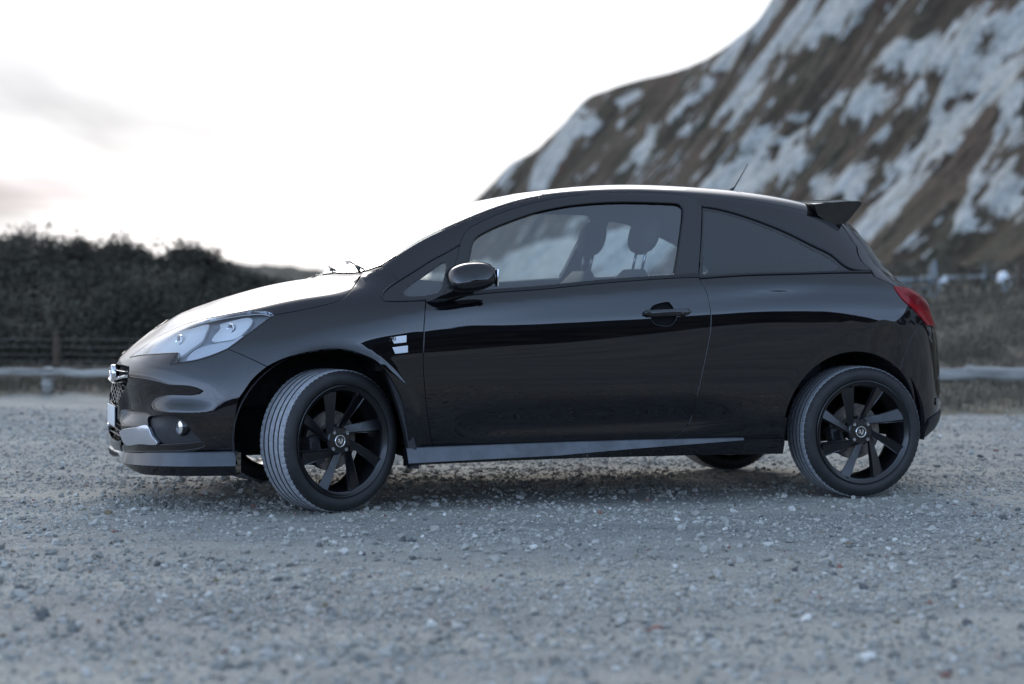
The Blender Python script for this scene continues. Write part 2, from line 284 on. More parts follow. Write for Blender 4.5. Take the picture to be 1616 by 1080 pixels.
def car_detail(S):
    """sideways relief: arch lips, shoulder crease, lower door scallop"""
    x,y,z=S[...,0],S[...,1],S[...,2]
    out=np.zeros_like(x)
    side=_sst(.45,.7,y)
    for cx,cz,r,am in (ARCH_F+(.010,),ARCH_R+(.0015,)):
        d=np.hypot(x-cx,z-cz)-r
        out+=am*np.exp(-(np.maximum(d,0)/.022)**2)*_sst(.15,.3,z)
    # shoulder crease, rising rearwards
    zc=np.interp(x,[.9,1.3,1.55,1.75,2.0,2.3,2.6,2.8],[.90,.915,.93,.955,.982,1.00,.995,.98])
    amp=np.interp(x,[1.25,1.6,2.1,2.7,2.85],[0,.3,1,1,0])
    q=z-zc
    out+=amp*(.003*np.exp(-(np.minimum(q,0)/.030)**2)*np.exp(-(np.maximum(q,0)/.035)**2)-.0015*np.exp(-((q+.05)/.03)**2))
    q=z-np.interp(x,[0,.26,.40,.65,.95,1.25,1.57,1.69,1.99,2.31],[.79,.847,.872,.896,.929,.953,.984,.994,1.008,1.019])
    a2=_sst(-.05,.45,x)*(1-_sst(2.05,2.45,x))
    out+=a2*(.009-.13*np.sqrt(q*q+.004**2))*np.exp(-(q/.075)**2)
    # door: shallow hollow above the sill
    zl=.36+.02*(x-.5)
    out+=-.014*np.exp(-((z-zl)/.06)**2)*_sst(.45,.75,x)*(1-_sst(1.6,1.95,x))
    S=S.copy(); S[...,1]=y+out*side
    # bumper: hollow beside the grille that runs out over the fog lamp
    f=(1-_sst(-.775,-.665,x))*_sst(.20,.30,y)
    h=-.036*(1-_sst(.43,.585,z))*_sst(.355,.41,z)*f
    w2=_sst(-.78,-.70,x)*(1-_sst(-.62,-.47,x))
    h=h+w2*(-.011*np.exp(-((z-.495)/.04)**2)+.010*np.exp(-((z-.435)/.028)**2))
    rx,ry=x+.2,y; rr=np.hypot(rx,ry)+1e-6
    S[...,0]+=h*rx/rr; S[...,1]+=h*ry/rr
    return S
def car_master(nu=520,nv=260):
    N=car_net()
    A=_bs(N,nv)                       # along v
    B=_bs(np.swapaxes(A,0,1),nu)      # along u -> (nu,nv,3)
    B[0,:,1]=0;B[-1,:,1]=0;B[:,-1,1]=0
    return car_detail(B)
CAR_CURVES = {
 'door_front': [(0.4408,0.8244,0.2745),(0.4172,0.847,0.3696),(0.3957,0.8611,0.5127),(0.3856,0.8652,0.6492),(0.3896,0.8588,0.7716),(0.3992,0.8428,0.8668),(0.4106,0.8104,0.9104)],
 'door_sail': [(0.4106,0.8104,0.9104),(0.4577,0.8044,0.9216),(0.4935,0.7985,0.9314)],
 'door_quarter': [(0.4935,0.7985,0.9314),(0.5241,0.7606,0.9772),(0.5577,0.7227,1.0388),(0.5835,0.6928,1.0952),(0.6066,0.6582,1.1578)],
 'door_top': [(0.6066,0.6582,1.1578),(0.6233,0.6418,1.1874),(0.6497,0.6222,1.2227),(0.7062,0.612,1.2555),(0.7938,0.6031,1.295),(0.8797,0.5979,1.3253),(0.9675,0.5925,1.3509),(1.0575,0.588,1.3707),(1.151,0.5817,1.3873),(1.2818,0.5719,1.4038),(1.4729,0.5686,1.4107),(1.6643,0.5709,1.4063),(1.7427,0.5832,1.3935),(1.774,0.6028,1.3724),(1.782,0.6222,1.3477)],
 'door_rear_up': [(1.782,0.6222,1.3477),(1.7519,0.6865,1.2437),(1.7197,0.748,1.1244),(1.6937,0.7955,1.0341)],
 'door_rear': [(1.6937,0.7955,1.0341),(1.6932,0.8115,1.011),(1.7146,0.8364,0.9587),(1.7252,0.8493,0.9007),(1.7274,0.8604,0.8425),(1.7222,0.8656,0.7812),(1.7103,0.8678,0.7179),(1.6923,0.8681,0.6343),(1.6753,0.8658,0.5516),(1.6592,0.8615,0.4859),(1.6469,0.8412,0.3964),(1.6257,0.8368,0.3489)],
 'door_rear_low': [(1.6257,0.8368,0.3489),(1.5991,0.836,0.3196),(1.5584,0.8333,0.3001),(1.5195,0.831,0.2903)],
 'door_bottom': [(1.5195,0.831,0.2903),(1.3702,0.8302,0.2889),(1.0705,0.8283,0.2855),(0.7773,0.8249,0.2794),(0.4408,0.8244,0.2745)],
 'belt_top': [(0.5886,0.7966,0.9444),(0.7243,0.797,0.959),(0.9577,0.7997,0.9773),(1.2639,0.7945,1.0077),(1.5713,0.7942,1.0291),(1.6945,0.7936,1.037)],
 'belt_low': [(0.4086,0.8181,0.9022),(0.4905,0.8094,0.9204),(0.585,0.8093,0.9306),(0.7209,0.8084,0.9451),(0.9543,0.8099,0.9633),(1.2606,0.8036,0.9935),(1.5687,0.8029,1.0158),(1.6934,0.8044,1.0211)],
 'door_glass': [(0.5886,0.7966,0.9444),(0.635,0.7056,1.09),(0.6505,0.6821,1.1354),(0.6646,0.6639,1.1696),(0.6821,0.6541,1.1907),(0.7514,0.6432,1.2292),(0.844,0.6359,1.2663),(0.9688,0.6265,1.3087),(1.0519,0.6229,1.3281),(1.1401,0.6193,1.3442),(1.3292,0.6144,1.3629),(1.5189,0.6142,1.3659),(1.6712,0.6175,1.3589),(1.6844,0.6245,1.3489),(1.6816,0.6392,1.3272),(1.6422,0.7044,1.2119),(1.5882,0.7752,1.0632),(1.5713,0.7942,1.0291)],
 'qlight_top': [(0.6066,0.6582,1.1578),(0.5447,0.6655,1.1232),(0.4769,0.6703,1.0889),(0.396,0.6826,1.0406),(0.3173,0.6997,0.9954)],
 'qlight_tip': [(0.3173,0.6997,0.9954),(0.2629,0.7244,0.9618),(0.2339,0.7504,0.9369),(0.2262,0.7703,0.9204),(0.2321,0.7863,0.9082)],
 'qlight_bottom': [(0.2321,0.7863,0.9082),(0.2814,0.797,0.9057),(0.3252,0.802,0.9073),(0.4106,0.8104,0.9104)],
 'qlight_glass': [(0.325,0.759,0.9456),(0.3403,0.7435,0.9623),(0.4169,0.7121,1.0127),(0.4934,0.6946,1.0608),(0.5234,0.6904,1.0779),(0.5338,0.6946,1.0751),(0.5304,0.7066,1.0554),(0.5105,0.7374,1.005),(0.49,0.77,0.9604),(0.4755,0.7811,0.9465),(0.4112,0.7872,0.9324),(0.3502,0.7817,0.9293),(0.3265,0.7749,0.9319)],
 'pillar_seam': [(0.3173,0.6997,0.9954),(0.3044,0.6573,1.0267),(0.2816,0.6087,1.0555)],
 'bonnet_shut': [(0.1829,0.5373,1.0194),(0.1468,0.6148,0.9845),(0.1054,0.6878,0.9499),(0.0734,0.73,0.9264),(0.0346,0.7545,0.9069),(-0.0002,0.7613,0.8954),(-0.0495,0.7599,0.8838),(-0.1385,0.7515,0.8645),(-0.2225,0.738,0.8485)],
 'lamp_top': [(-0.2379,0.7287,0.8505),(-0.2718,0.6908,0.8623),(-0.3336,0.6396,0.8593),(-0.465,0.5176,0.8324),(-0.5874,0.3076,0.7833),(-0.6683,0.2149,0.735),(-0.7103,0.2207,0.7042),(-0.7772,0.1752,0.6502)],
 'lamp_in': [(-0.7772,0.1752,0.6502),(-0.7389,0.3254,0.6638),(-0.6858,0.4673,0.6726),(-0.6246,0.5754,0.6793)],
 'lamp_notch': [(-0.6246,0.5754,0.6793),(-0.6573,0.5939,0.6321)],
 'lamp_low': [(-0.6573,0.5939,0.6321),(-0.6221,0.6289,0.6385),(-0.5642,0.6751,0.6497),(-0.4956,0.7135,0.6728),(-0.4348,0.7388,0.7006)],
 'lamp_out': [(-0.4348,0.7388,0.7006),(-0.362,0.7501,0.7555),(-0.2863,0.748,0.8102),(-0.239,0.7347,0.8452)],
 'bumper_seam': [(-0.4348,0.7388,0.7006),(-0.3621,0.7886,0.6665),(-0.284,0.8255,0.6272)],
 'bumper_arch': [(-0.284,0.8255,0.6272),(-0.3166,0.8201,0.6006),(-0.3477,0.8145,0.5686),(-0.3659,0.8114,0.5419),(-0.3844,0.8074,0.5139),(-0.4018,0.803,0.4859),(-0.4094,0.801,0.4379),(-0.4135,0.7947,0.3575),(-0.4118,0.7796,0.2735)],
 'lip_top': [(-0.4118,0.7796,0.2735),(-0.5339,0.7295,0.2721),(-0.6228,0.6616,0.2578),(-0.7264,0.5336,0.2472),(-0.8004,0.338,0.2361),(-0.8283,0.1181,0.231),(-0.831,0.0136,0.2317)],
 'fog': [(-0.7379,0.4872,0.3987),(-0.7189,0.5372,0.4077),(-0.6597,0.6565,0.4154),(-0.6332,0.6774,0.4031),(-0.5895,0.7077,0.3599),(-0.5475,0.7311,0.3161),(-0.5523,0.7272,0.3084),(-0.6364,0.6635,0.3012),(-0.7017,0.5917,0.2972),(-0.7226,0.5667,0.3201),(-0.7407,0.5399,0.362)],
 'foglamp': [(-0.6326,0.6736,0.3674),(-0.6329,0.6757,0.3944),(-0.6136,0.6898,0.3682)],
 'blade': [(-0.8301,0.2357,0.3213),(-0.825,0.2882,0.3331),(-0.8101,0.3673,0.3445),(-0.7839,0.4522,0.3543),(-0.7427,0.5344,0.3644),(-0.7294,0.557,0.325),(-0.7084,0.5818,0.2939),(-0.7677,0.4748,0.2844),(-0.8152,0.3116,0.2733),(-0.8255,0.2683,0.3011)],
 'fogstrip': [(-0.8235,0.2504,0.2634),(-0.7674,0.4724,0.2774),(-0.683,0.6128,0.2889),(-0.5886,0.7021,0.3005),(-0.5473,0.73,0.3071),(-0.5325,0.7376,0.3021),(-0.537,0.7325,0.2884),(-0.5636,0.7143,0.2795),(-0.6234,0.6663,0.2689),(-0.7272,0.5399,0.2585),(-0.8013,0.3461,0.2451),(-0.8245,0.2105,0.2436)],
 'fender_arch': [(-0.284,0.8255,0.6272),(-0.2199,0.8355,0.6593),(-0.1439,0.8475,0.6834),(-0.0699,0.8579,0.6981),(-0.0059,0.8646,0.7035),(0.064,0.871,0.6954),(0.1236,0.8753,0.6751),(0.1705,0.8762,0.6533),(0.212,0.8773,0.6126),(0.2488,0.8755,0.5609),(0.2806,0.8721,0.5036),(0.3018,0.8669,0.4406),(0.3155,0.8584,0.3719),(0.3309,0.8333,0.2717)],
 'lampA': [(-0.7347,0.336,0.6654),(-0.7036,0.2629,0.7052),(-0.6593,0.221,0.7407),(-0.6024,0.316,0.7733),(-0.5523,0.4495,0.7949),(-0.4937,0.5332,0.8112),(-0.5102,0.5698,0.7803),(-0.5338,0.6008,0.7429),(-0.5734,0.5942,0.713),(-0.6128,0.5873,0.6831),(-0.6305,0.5791,0.6721)],
 'lampB': [(-0.4519,0.597,0.8121),(-0.4064,0.6268,0.8275),(-0.3395,0.6732,0.8417),(-0.3293,0.7004,0.8298),(-0.3575,0.7241,0.791),(-0.4,0.7262,0.7561),(-0.4541,0.6952,0.7434),(-0.4957,0.6516,0.7439),(-0.4768,0.6346,0.7706),(-0.4565,0.6261,0.7921)],
 'lampC': [(-0.5999,0.6293,0.6654),(-0.5771,0.6201,0.6947),(-0.532,0.6422,0.7195),(-0.4672,0.6929,0.734),(-0.416,0.7256,0.7427),(-0.3844,0.73,0.7642),(-0.3683,0.7459,0.7565),(-0.4338,0.7357,0.7081),(-0.4965,0.7087,0.6807),(-0.5583,0.6746,0.6585),(-0.6066,0.6386,0.6468)],
 'grille': [(-0.8168,0.0364,0.617),(-0.7906,0.2743,0.6234),(-0.7964,0.313,0.6039),(-0.8019,0.3249,0.5766),(-0.8083,0.2856,0.5445),(-0.8149,0.2466,0.5177),(-0.8275,0.211,0.4713),(-0.8299,0.0805,0.4363),(-0.8288,0.0185,0.4128)],
 'fender_bottom': [(0.3309,0.8333,0.2717),(0.4408,0.8244,0.2745)],
 'quarter_seam': [(1.6257,0.8368,0.3489),(1.8564,0.8471,0.3622),(2.1161,0.8532,0.3762)],
 'qglass_top': [(1.7878,0.6199,1.3505),(1.8536,0.6226,1.3429),(1.9501,0.633,1.3207),(2.0666,0.65,1.2839),(2.1957,0.673,1.2332),(2.3152,0.7012,1.1738),(2.3992,0.7194,1.133),(2.4574,0.7517,1.078),(2.4894,0.7563,1.0652),(2.6009,0.7336,1.0576)],
 'qglass_low': [(2.5967,0.7416,1.0516),(2.4293,0.7771,1.0496),(2.1595,0.7973,1.0411),(1.9341,0.8023,1.0333),(1.6937,0.8075,1.0168)],
 'qpane': [(1.792,0.6325,1.3325),(1.849,0.6334,1.3277),(1.9451,0.6442,1.304),(2.0613,0.6618,1.2657),(2.1894,0.6862,1.2138),(2.3075,0.7169,1.1526),(2.3696,0.7326,1.1206),(2.4132,0.7569,1.0793),(2.3919,0.7732,1.0597),(2.1633,0.7894,1.0515),(1.9379,0.7939,1.045),(1.7141,0.796,1.0343)],
 'tail_edge': [(2.7039,0.7663,0.9882),(2.671,0.7633,1.0055),(2.6032,0.7582,1.0336),(2.5983,0.7233,1.0682),(2.5685,0.7,1.1026),(2.5652,0.6614,1.1451),(2.5781,0.6269,1.1776),(2.5664,0.6136,1.1989),(2.5503,0.5769,1.2477),(2.53,0.54,1.2927)],
 'tail_top': [(2.53,0.54,1.2927),(2.4795,0.5131,1.3323),(2.4781,0.3743,1.3809)],
 'light_top': [(2.703,0.768,0.9867),(2.763,0.7385,0.983),(2.846,0.6692,0.973),(2.8771,0.6688,0.955)],
 'light_low': [(2.6983,0.7767,0.9777),(2.7345,0.7907,0.9243),(2.7933,0.7847,0.8809),(2.8473,0.7712,0.8349),(2.8884,0.7531,0.8017)],
 'bumper_rear_seam': [(2.8509,0.7708,0.8289),(2.7829,0.8148,0.7698),(2.7312,0.8369,0.6872),(2.6927,0.8478,0.6077)],
 'crease': [(0.0343,0.8431,0.7984),(0.2561,0.8422,0.8474),(0.3998,0.8404,0.8723),(0.6504,0.8411,0.8962),(0.946,0.8348,0.9286),(1.2503,0.831,0.953),(1.5622,0.8243,0.9843),(1.6884,0.823,0.9937),(1.9883,0.8225,1.0075),(2.3156,0.8086,1.019)],
 'badge1': [(0.2459,0.8618,0.7501),(0.3105,0.8606,0.7581),(0.3088,0.8633,0.731),(0.2566,0.8641,0.7257)],
 'badge2': [(0.2508,0.8655,0.7068),(0.3153,0.8644,0.7147),(0.3151,0.8656,0.6876),(0.2618,0.8664,0.6824)],
 'handle_grip': [(1.3928,0.8552,0.8542),(1.4936,0.8539,0.8674),(1.6192,0.8541,0.8735),(1.6179,0.8576,0.855),(1.5488,0.8592,0.8401),(1.3948,0.8582,0.8361)],
 'handle_cup': [(1.4304,0.8553,0.856),(1.4483,0.8496,0.886),(1.4931,0.847,0.9014),(1.5299,0.8468,0.9044),(1.5438,0.8504,0.8874),(1.5578,0.8598,0.8364),(1.5332,0.8628,0.8064),(1.4978,0.8629,0.8024),(1.4531,0.8615,0.8136),(1.4429,0.8593,0.8314)],
 'cslice': [(2.4005,0.7168,1.136),(2.4663,0.7044,1.1341),(2.5191,0.6987,1.1229),(2.5591,0.7052,1.1009),(2.5871,0.7218,1.0738)],
}
# ------------------------------------------------------------------ the car: master surface and projection
_S=car_master(); _nu,_nv,_=_S.shape
def _gridfaces(nu,nv):
    i,j=np.meshgrid(np.arange(nu-1),np.arange(nv-1),indexing='ij'); i=i.ravel(); j=j.ravel()
    return np.stack([i*nv+j,(i+1)*nv+j,(i+1)*nv+j+1,i*nv+j+1],1)
_Q=_gridfaces(_nu,_nv)                      # orientation fixed below
_P=_S.reshape(-1,3)
def _vnormals(P,Q):
    N=np.zeros_like(P)
    c=np.cross(P[Q[:,2]]-P[Q[:,0]],P[Q[:,3]]-P[Q[:,1]])
    for k in range(4): np.add.at(N,Q[:,k],c)
    return N
_N=_vnormals(_P,_Q)
_s0=_S[_nu//2,_nv//3]; _k=(_nu//2)*_nv+_nv//3
if _N[_k,1]<0: _N=-_N; _Q=_Q[:,::-1]
_N3=_N.reshape(_nu,_nv,3); _N3[0,:,1]=0; _N3[-1,:,1]=0; _N3[:,-1,1]=0
_N=_N3.reshape(-1,3); _N/=np.maximum(np.linalg.norm(_N,axis=1,keepdims=True),1e-12)
_n0=len(_P)
_PP=np.vstack([_P,_P*[1,-1,1]]); _NN=np.vstack([_N,_N*[1,-1,1]])
_QQ=np.vstack([_Q,_Q[:,::-1]+_n0])
_TR=np.vstack([_QQ[:,[0,1,2]],_QQ[:,[0,2,3]]])
_bvh=BVHTree.FromPolygons([tuple(v) for v in _PP],[tuple(map(int,t)) for t in _TR],all_triangles=True)
XF,XR=-.20,2.45
def _ray(dom,p):
    a,b=p
    if dom=='side': return Vector((a,1.6,b)),Vector((0,-1,0))
    if dom=='top': return Vector((a,b,3)),Vector((0,0,-1))
    if dom=='rear': return Vector((5,a,b)),Vector((-1,0,0))
    if dom=='cf': t=a/.6; d=Vector((-math.cos(t),math.sin(t),0)); return Vector((XF,0,b))+d*3,-d
    if dom=='cr': t=a/.6; d=Vector((math.cos(t),math.sin(t),0)); return Vector((XR,0,b))+d*3,-d
def to2(dom,P):
    x,y,z=P
    if dom=='side': return (x,z)
    if dom=='top': return (x,y)
    if dom=='rear': return (y,z)
    if dom=='cf': return (.6*math.atan2(y,-(x-XF)),z)
    if dom=='cr': return (.6*math.atan2(y,(x-XR)),z)
def project(dom,p):
    o,d=_ray(dom,p)
    h,n,i,_=_bvh.ray_cast(o,d)
    if h is None:
        # nearest point on the surface to the line, searched around the body
        m=o+d*(1.6 if dom=='side' else 3.0 if dom in('top','cf','cr') else 2.0)
        if dom=='side': m=Vector((p[0],.7,p[1]))
        if dom in('cf','cr'): m=o+d*2.45
        h,n,i,_=_bvh.find_nearest(m)
    t=_TR[i]; A,B,C_=_PP[t[0]],_PP[t[1]],_PP[t[2]]; q=np.array(h)
    v0=B-A;v1=C_-A;v2=q-A; d00=v0@v0;d01=v0@v1;d11=v1@v1;d20=v2@v0;d21=v2@v1; dn=d00*d11-d01*d01
    if abs(dn)<1e-18: nn=_NN[t[0]]
    else:
        b_=(d11*d20-d01*d21)/dn; c_=(d00*d21-d01*d20)/dn; nn=_NN[t[0]]*(1-b_-c_)+_NN[t[1]]*b_+_NN[t[2]]*c_
    nn=nn/max(1e-9,np.linalg.norm(nn)); return q,nn
def crom(P,step=.012,closed=False):
    P=np.array(P,float); 
    if len(P)==2:
        n=max(1,int(np.linalg.norm(P[1]-P[0])/step)); return [tuple(P[0]+(P[1]-P[0])*t) for t in np.linspace(0,1,n+1)]
    d=np.r_[0,np.cumsum(np.maximum(1e-6,np.linalg.norm(np.diff(P,axis=0),axis=1)**.5))]
    m=np.zeros_like(P)
    for i in range(len(P)):
        if 0<i<len(P)-1:
            h0=d[i]-d[i-1];h1=d[i+1]-d[i]; m[i]=((P[i]-P[i-1])/h0*h1+(P[i+1]-P[i])/h1*h0)/(h0+h1)
    m[0]=(P[1]-P[0])/(d[1]-d[0])*1.5-m[1]*.5; m[-1]=(P[-1]-P[-2])/(d[-1]-d[-2])*1.5-m[-2]*.5
    out_=[]
    for i in range(len(P)-1):
        n=max(1,int(np.linalg.norm(P[i+1]-P[i])/step)); h=d[i+1]-d[i]
        for t in np.linspace(0,1,n,endpoint=False):
            out_.append(tuple((2*t**3-3*t**2+1)*P[i]+(t**3-2*t**2+t)*h*m[i]+(-2*t**3+3*t**2)*P[i+1]+(t**3-t**2)*h*m[i+1]))
    out_.append(tuple(P[-1])); return out_
def path(*names,step=.012):
    """chain traced curves; '-name' runs backwards; a list of points is taken as it is"""
    out_=[]
    for n in names:
        if isinstance(n,str):
            c=crom(CAR_CURVES[n.lstrip('-')],step)
            if n[0]=='-': c=c[::-1]
        else: c=crom(n,step)
        if out_ and np.linalg.norm(np.array(out_[-1])-np.array(c[0]))<.006: c=c[1:]
        out_+=c
    if np.linalg.norm(np.array(out_[-1])-np.array(out_[0]))<.004: out_=out_[:-1]
    return out_
def mirror_close(pts):
    """half outline from the centreline round to the centreline -> full outline"""
    m=[(x,-y,z) for x,y,z in pts[::-1]]
    r=list(pts)
    for q in m:
        if np.linalg.norm(np.array(q)-np.array(r[-1]))>1e-4 and np.linalg.norm(np.array(q)-np.array(r[0]))>1e-4: r.append(q)
    return r
def pip(poly,P):
    poly=np.asarray(poly); P=np.asarray(P); x,y=P[:,0],P[:,1]; ins=np.zeros(len(P),bool)
    x1,y1=poly[:,0],poly[:,1]; x2,y2=np.roll(x1,-1),np.roll(y1,-1)
    for a,b,c,d in zip(x1,y1,x2,y2):
        if b==d: continue
        m=((b>y)!=(d>y))&(x<(c-a)*(y-b)/(d-b)+a); ins^=m
    return ins
def inset(poly,g_):
    P=np.array(poly,float); a=.5*np.sum(P[:,0]*np.roll(P[:,1],-1)-np.roll(P[:,0],-1)*P[:,1])
    s=1 if a>0 else -1
    e=np.roll(P,-1,0)-P; e/=np.maximum(np.linalg.norm(e,axis=1,keepdims=True),1e-9)
    n=np.stack([-e[:,1],e[:,0]],1)*s; n0=np.roll(n,1,0); b=n+n0; L=np.maximum((b*b).sum(1,keepdims=True),.25)
    return P+b*2/L*g_
def distpoly(poly,P):
    poly=np.asarray(poly); A=poly; B=np.roll(poly,-1,0); out_=np.full(len(P),9.)
    for a,b in zip(A,B):
        ab=b-a; L=ab@ab
        if L<1e-14: continue
        t=np.clip(((P-a)@ab)/L,0,1); d=np.linalg.norm(P-(a+t[:,None]*ab),axis=1); out_=np.minimum(out_,d)
    return out_
def panel(name,outline,dom,mat_,parent,res=.022,gap=.0022,thick=.010,off=0.,holes=(),side=-1,lip=.0024,flange=.012,h2=False,seam=True):
    outer=inset([to2(dom,p) for p in outline],gap)
    hs=[inset([to2(dom,p) for p in h],-gap) for h in holes]
    lo,hi=outer.min(0),outer.max(0)
    gx,gy=np.meshgrid(np.arange(lo[0]+res*.37,hi[0],res),np.arange(lo[1]+res*.41,hi[1],res),indexing='ij')
    G=np.stack([gx.ravel(),gy.ravel()],1); G=G[pip(outer,G)]
    for h in hs: G=G[~pip(h,G)]
    if len(G): G=G[distpoly(outer,G)>res*.45]
    for h in hs:
        if len(G): G=G[distpoly(h,G)>res*.45]
    V=[];E=[]
    for loop in [outer]+hs:
        k=len(V); V+=[Vector(p) for p in loop]; E+=[(k+i,k+(i+1)%len(loop)) for i in range(len(loop))]
    V+=[Vector(p) for p in G]
    r=delaunay_2d_cdt(V,E,[],0,1e-6)
    v2=np.array([tuple(v) for v in r[0]]); T=np.array([tuple(f) for f in r[2]])
    c=v2[T].mean(1); keep=pip(outer,c)
    for h in hs: keep&=~pip(h,c)
    T=T[keep]; used=np.unique(T); remap=-np.ones(len(v2),int); remap[used]=np.arange(len(used)); T=remap[T]; v2=v2[used]
    P=np.zeros((len(v2),3));N=np.zeros((len(v2),3))
    for i,p in enumerate(v2): P[i],N[i]=project(dom,p)
    P=P+N*off
    fn=np.cross(P[T[:,1]]-P[T[:,0]],P[T[:,2]]-P[T[:,0]]); fl=(fn*N[T].mean(1)).sum(1)<0
    T[fl]=T[fl][:,::-1]
    cnt={}
    for t in T:
        for a,b in ((t[0],t[1]),(t[1],t[2]),(t[2],t[0])): cnt[(a,b)]=1
    bd=[(a,b) for (a,b) in cnt if (b,a) not in cnt]
    F=[tuple(t) for t in T]
    if thick>0:
        O={}
        for a,b in bd:
            e=P[b]-P[a]; L=np.linalg.norm(e)
            if L<1e-9: continue
            e/=L
            for v in (a,b): O[v]=O.get(v,np.zeros(3))+np.cross(e,N[v])
        idx={}; VV=[];NV=[];base=len(P)
        for v,o_ in O.items():
            o_=o_/max(1e-9,np.linalg.norm(o_)); n=N[v]; idx[v]=base+len(VV)
            m_=(n+o_); m_/=np.linalg.norm(m_)
            VV+=[P[v]+o_*lip*.75-n*lip*.3,P[v]+o_*lip-n*lip*1.2,P[v]+o_*lip-n*thick,P[v]+o_*(lip-flange)-n*thick*1.02]
            NV+=[m_,o_,o_,-n]
        for a,b in bd:
            if a not in idx or b not in idx: continue
            i,j=idx[a],idx[b]
            F+= [(a,i,j,b),(i,i+1,j+1,j),(i+1,i+2,j+2,j+1),(i+2,i+3,j+3,j+2)]
        P=np.vstack([P,VV]);N=np.vstack([N,NV])
    if side<0:
        P=P*[1,-1,1];N=N*[1,-1,1];F=[f[::-1] for f in F]
    return mobj(name,P,F,mat_,parent,N)
def pair(name,outline,dom,mat_,parent,**k):
    a=panel(name,outline,dom,mat_,parent,side=-1,**k)
    me=a.data; P=np.array([v.co[:] for v in me.vertices])*[1,-1,1]
    F=[tuple(p.vertices)[::-1] for p in me.polygons]
    N=np.zeros((len(P),3)); 
    for l,cn in zip(me.loops,me.corner_normals): N[l.vertex_index]=cn.vector[:]
    b=mobj(name,P,F,mat_,parent,N*[1,-1,1]); return a,b
def mirror_obj(o,parent=None):
    me=o.data; P=np.array([v.co[:] for v in me.vertices])*[1,-1,1]
    F=[tuple(p.vertices)[::-1] for p in me.polygons]
    N=np.zeros((len(P),3))
    for l,cn in zip(me.loops,me.corner_normals): N[l.vertex_index]=cn.vector[:]
    b=mobj(o.name.split('.')[0],P,F,list(me.materials),parent or o.parent,N*[1,-1,1],matidx=[p.material_index for p in me.polygons]); return b
def rowline(j,x0,x1,n=60):
    k=int(round(j/14*(_nv-1))); L=_S[:,k]; m=(L[:,0]>=x0-.03)&(L[:,0]<=x1+.03); L=L[m]; L=L[np.argsort(L[:,0])]
    xs=np.linspace(x0,x1,n); return [(x,float(np.interp(x,L[:,0],L[:,1])),float(np.interp(x,L[:,0],L[:,2]))) for x in xs]
def arc(cx,cz,r,a0,a1,y=.86,n=40):
    return [(cx+r*math.cos(t),y,cz+r*math.sin(t)) for t in np.linspace(math.radians(a0),math.radians(a1),n)]
CAR=thing('hatchback_car','glossy black three-door hatchback with black wheels parked on the gravel','car',(CAR_X,CAR_Y,0),YAW)
# ---- outlines
LR=11.45
roof_line=rowline(LR,.2678,2.54)
r0=roof_line[0]; r1=roof_line[-1]
C=CAR_CURVES
AR=ARCH_R
seamR_top=C['bumper_rear_seam'][-1]; aR=math.degrees(math.atan2(seamR_top[2]-AR[1],seamR_top[0]-AR[0]))
aL=math.degrees(math.atan2(.3756-AR[1],-math.sqrt(AR[2]**2-(.3756-AR[1])**2)))
# body side: pillar, cant rail, rear quarter
frame=path('pillar_seam',[C['pillar_seam'][-1],r0])[::-1]
side_out=path('-pillar_seam','-qlight_top','door_top','door_rear_up','door_rear','quarter_seam',
   arc(AR[0],AR[1],AR[2],aL,aR), '-bumper_rear_seam',[C['bumper_rear_seam'][0],C['light_low'][3],],'-light_low','tail_edge',
   [C['tail_edge'][-1],(2.51,.53,1.318),r1],roof_line[::-1])
qtri=path('qglass_top','qglass_low',[C['qglass_low'][-1],C['qglass_top'][0]])
sf,_sf2=pair('body_side',side_out,'side',PAINT,CAR,gap=.003,holes=[qtri],res=.02,thick=.012)
# doors
belt_low=path('belt_low')
door_out=path('-door_bottom','-door_rear_low','-door_rear',[C['door_rear'][0],C['belt_low'][-1]],'-belt_low',[C['belt_low'][0],C['door_front'][-2]],[*C['door_front'][::-1][1:]])
hcup=path(C['handle_cup']+[C['handle_cup'][0]])
door,door2=pair('door',door_out,'side',PAINT,CAR,gap=.003,res=.018,thick=.014,holes=[hcup])
fr_out=path([C['belt_low'][0],C['door_sail'][0]],'door_sail','door_quarter','door_top','door_rear_up',[C['door_rear_up'][-1],C['belt_low'][-1]],'-belt_low')
gl=path('door_glass','-belt_top')
gl=path('door_glass'); gl_close=gl+path('belt_top')[::-1][1:] if False else gl
bt=path('belt_top'); gla=gl+[p for p in bt[::-1] if .575<p[0]<1.55]
for d_,s_ in ((door,-1),(door2,1)):
    panel('window_frame',fr_out,'side',PLASTIC if False else GLOSSB,d_,holes=[gla],res=.02,thick=.016,side=s_,off=.0005)
    panel('window_glass',gla,'side',GLASS,d_,gap=-.006,thick=0,off=-.0075,side=s_,res=.03)
    up=[p for p in gla[::-1]]
    # belt moulding: a proud rubber strip between glass and door skin
    seg=bt+[(a,b,c) for a,b,c in belt_low[::-1] if a>.56]
    panel('belt_moulding',seg,'side',RUBBER,d_,gap=.001,thick=.010,off=.003,side=s_,res=.02)
# glass run seals round the side glass
def strip(name,pts3,w,h,mat_,parent,side=-1,dom='side',n=8,closed=True):
    """round seal following the surface"""
    bm=bmesh.new(); P=[]
    for p in pts3:
        q,nn=project(dom,to2(dom,p)); P.append(((q+nn*h)*[1,side,1] if dom=='side' else q+nn*h))
    if closed: P.append(P[0])
    add_tube(bm,P,w,n,caps=not closed); return bobj(name,bm,mat_,parent)
for d_,s_ in ((door,-1),(door2,1)):
    strip('window_seal',[p for p in gl[::2]],.0035,.0005,RUBBER,d_,s_,closed=False)
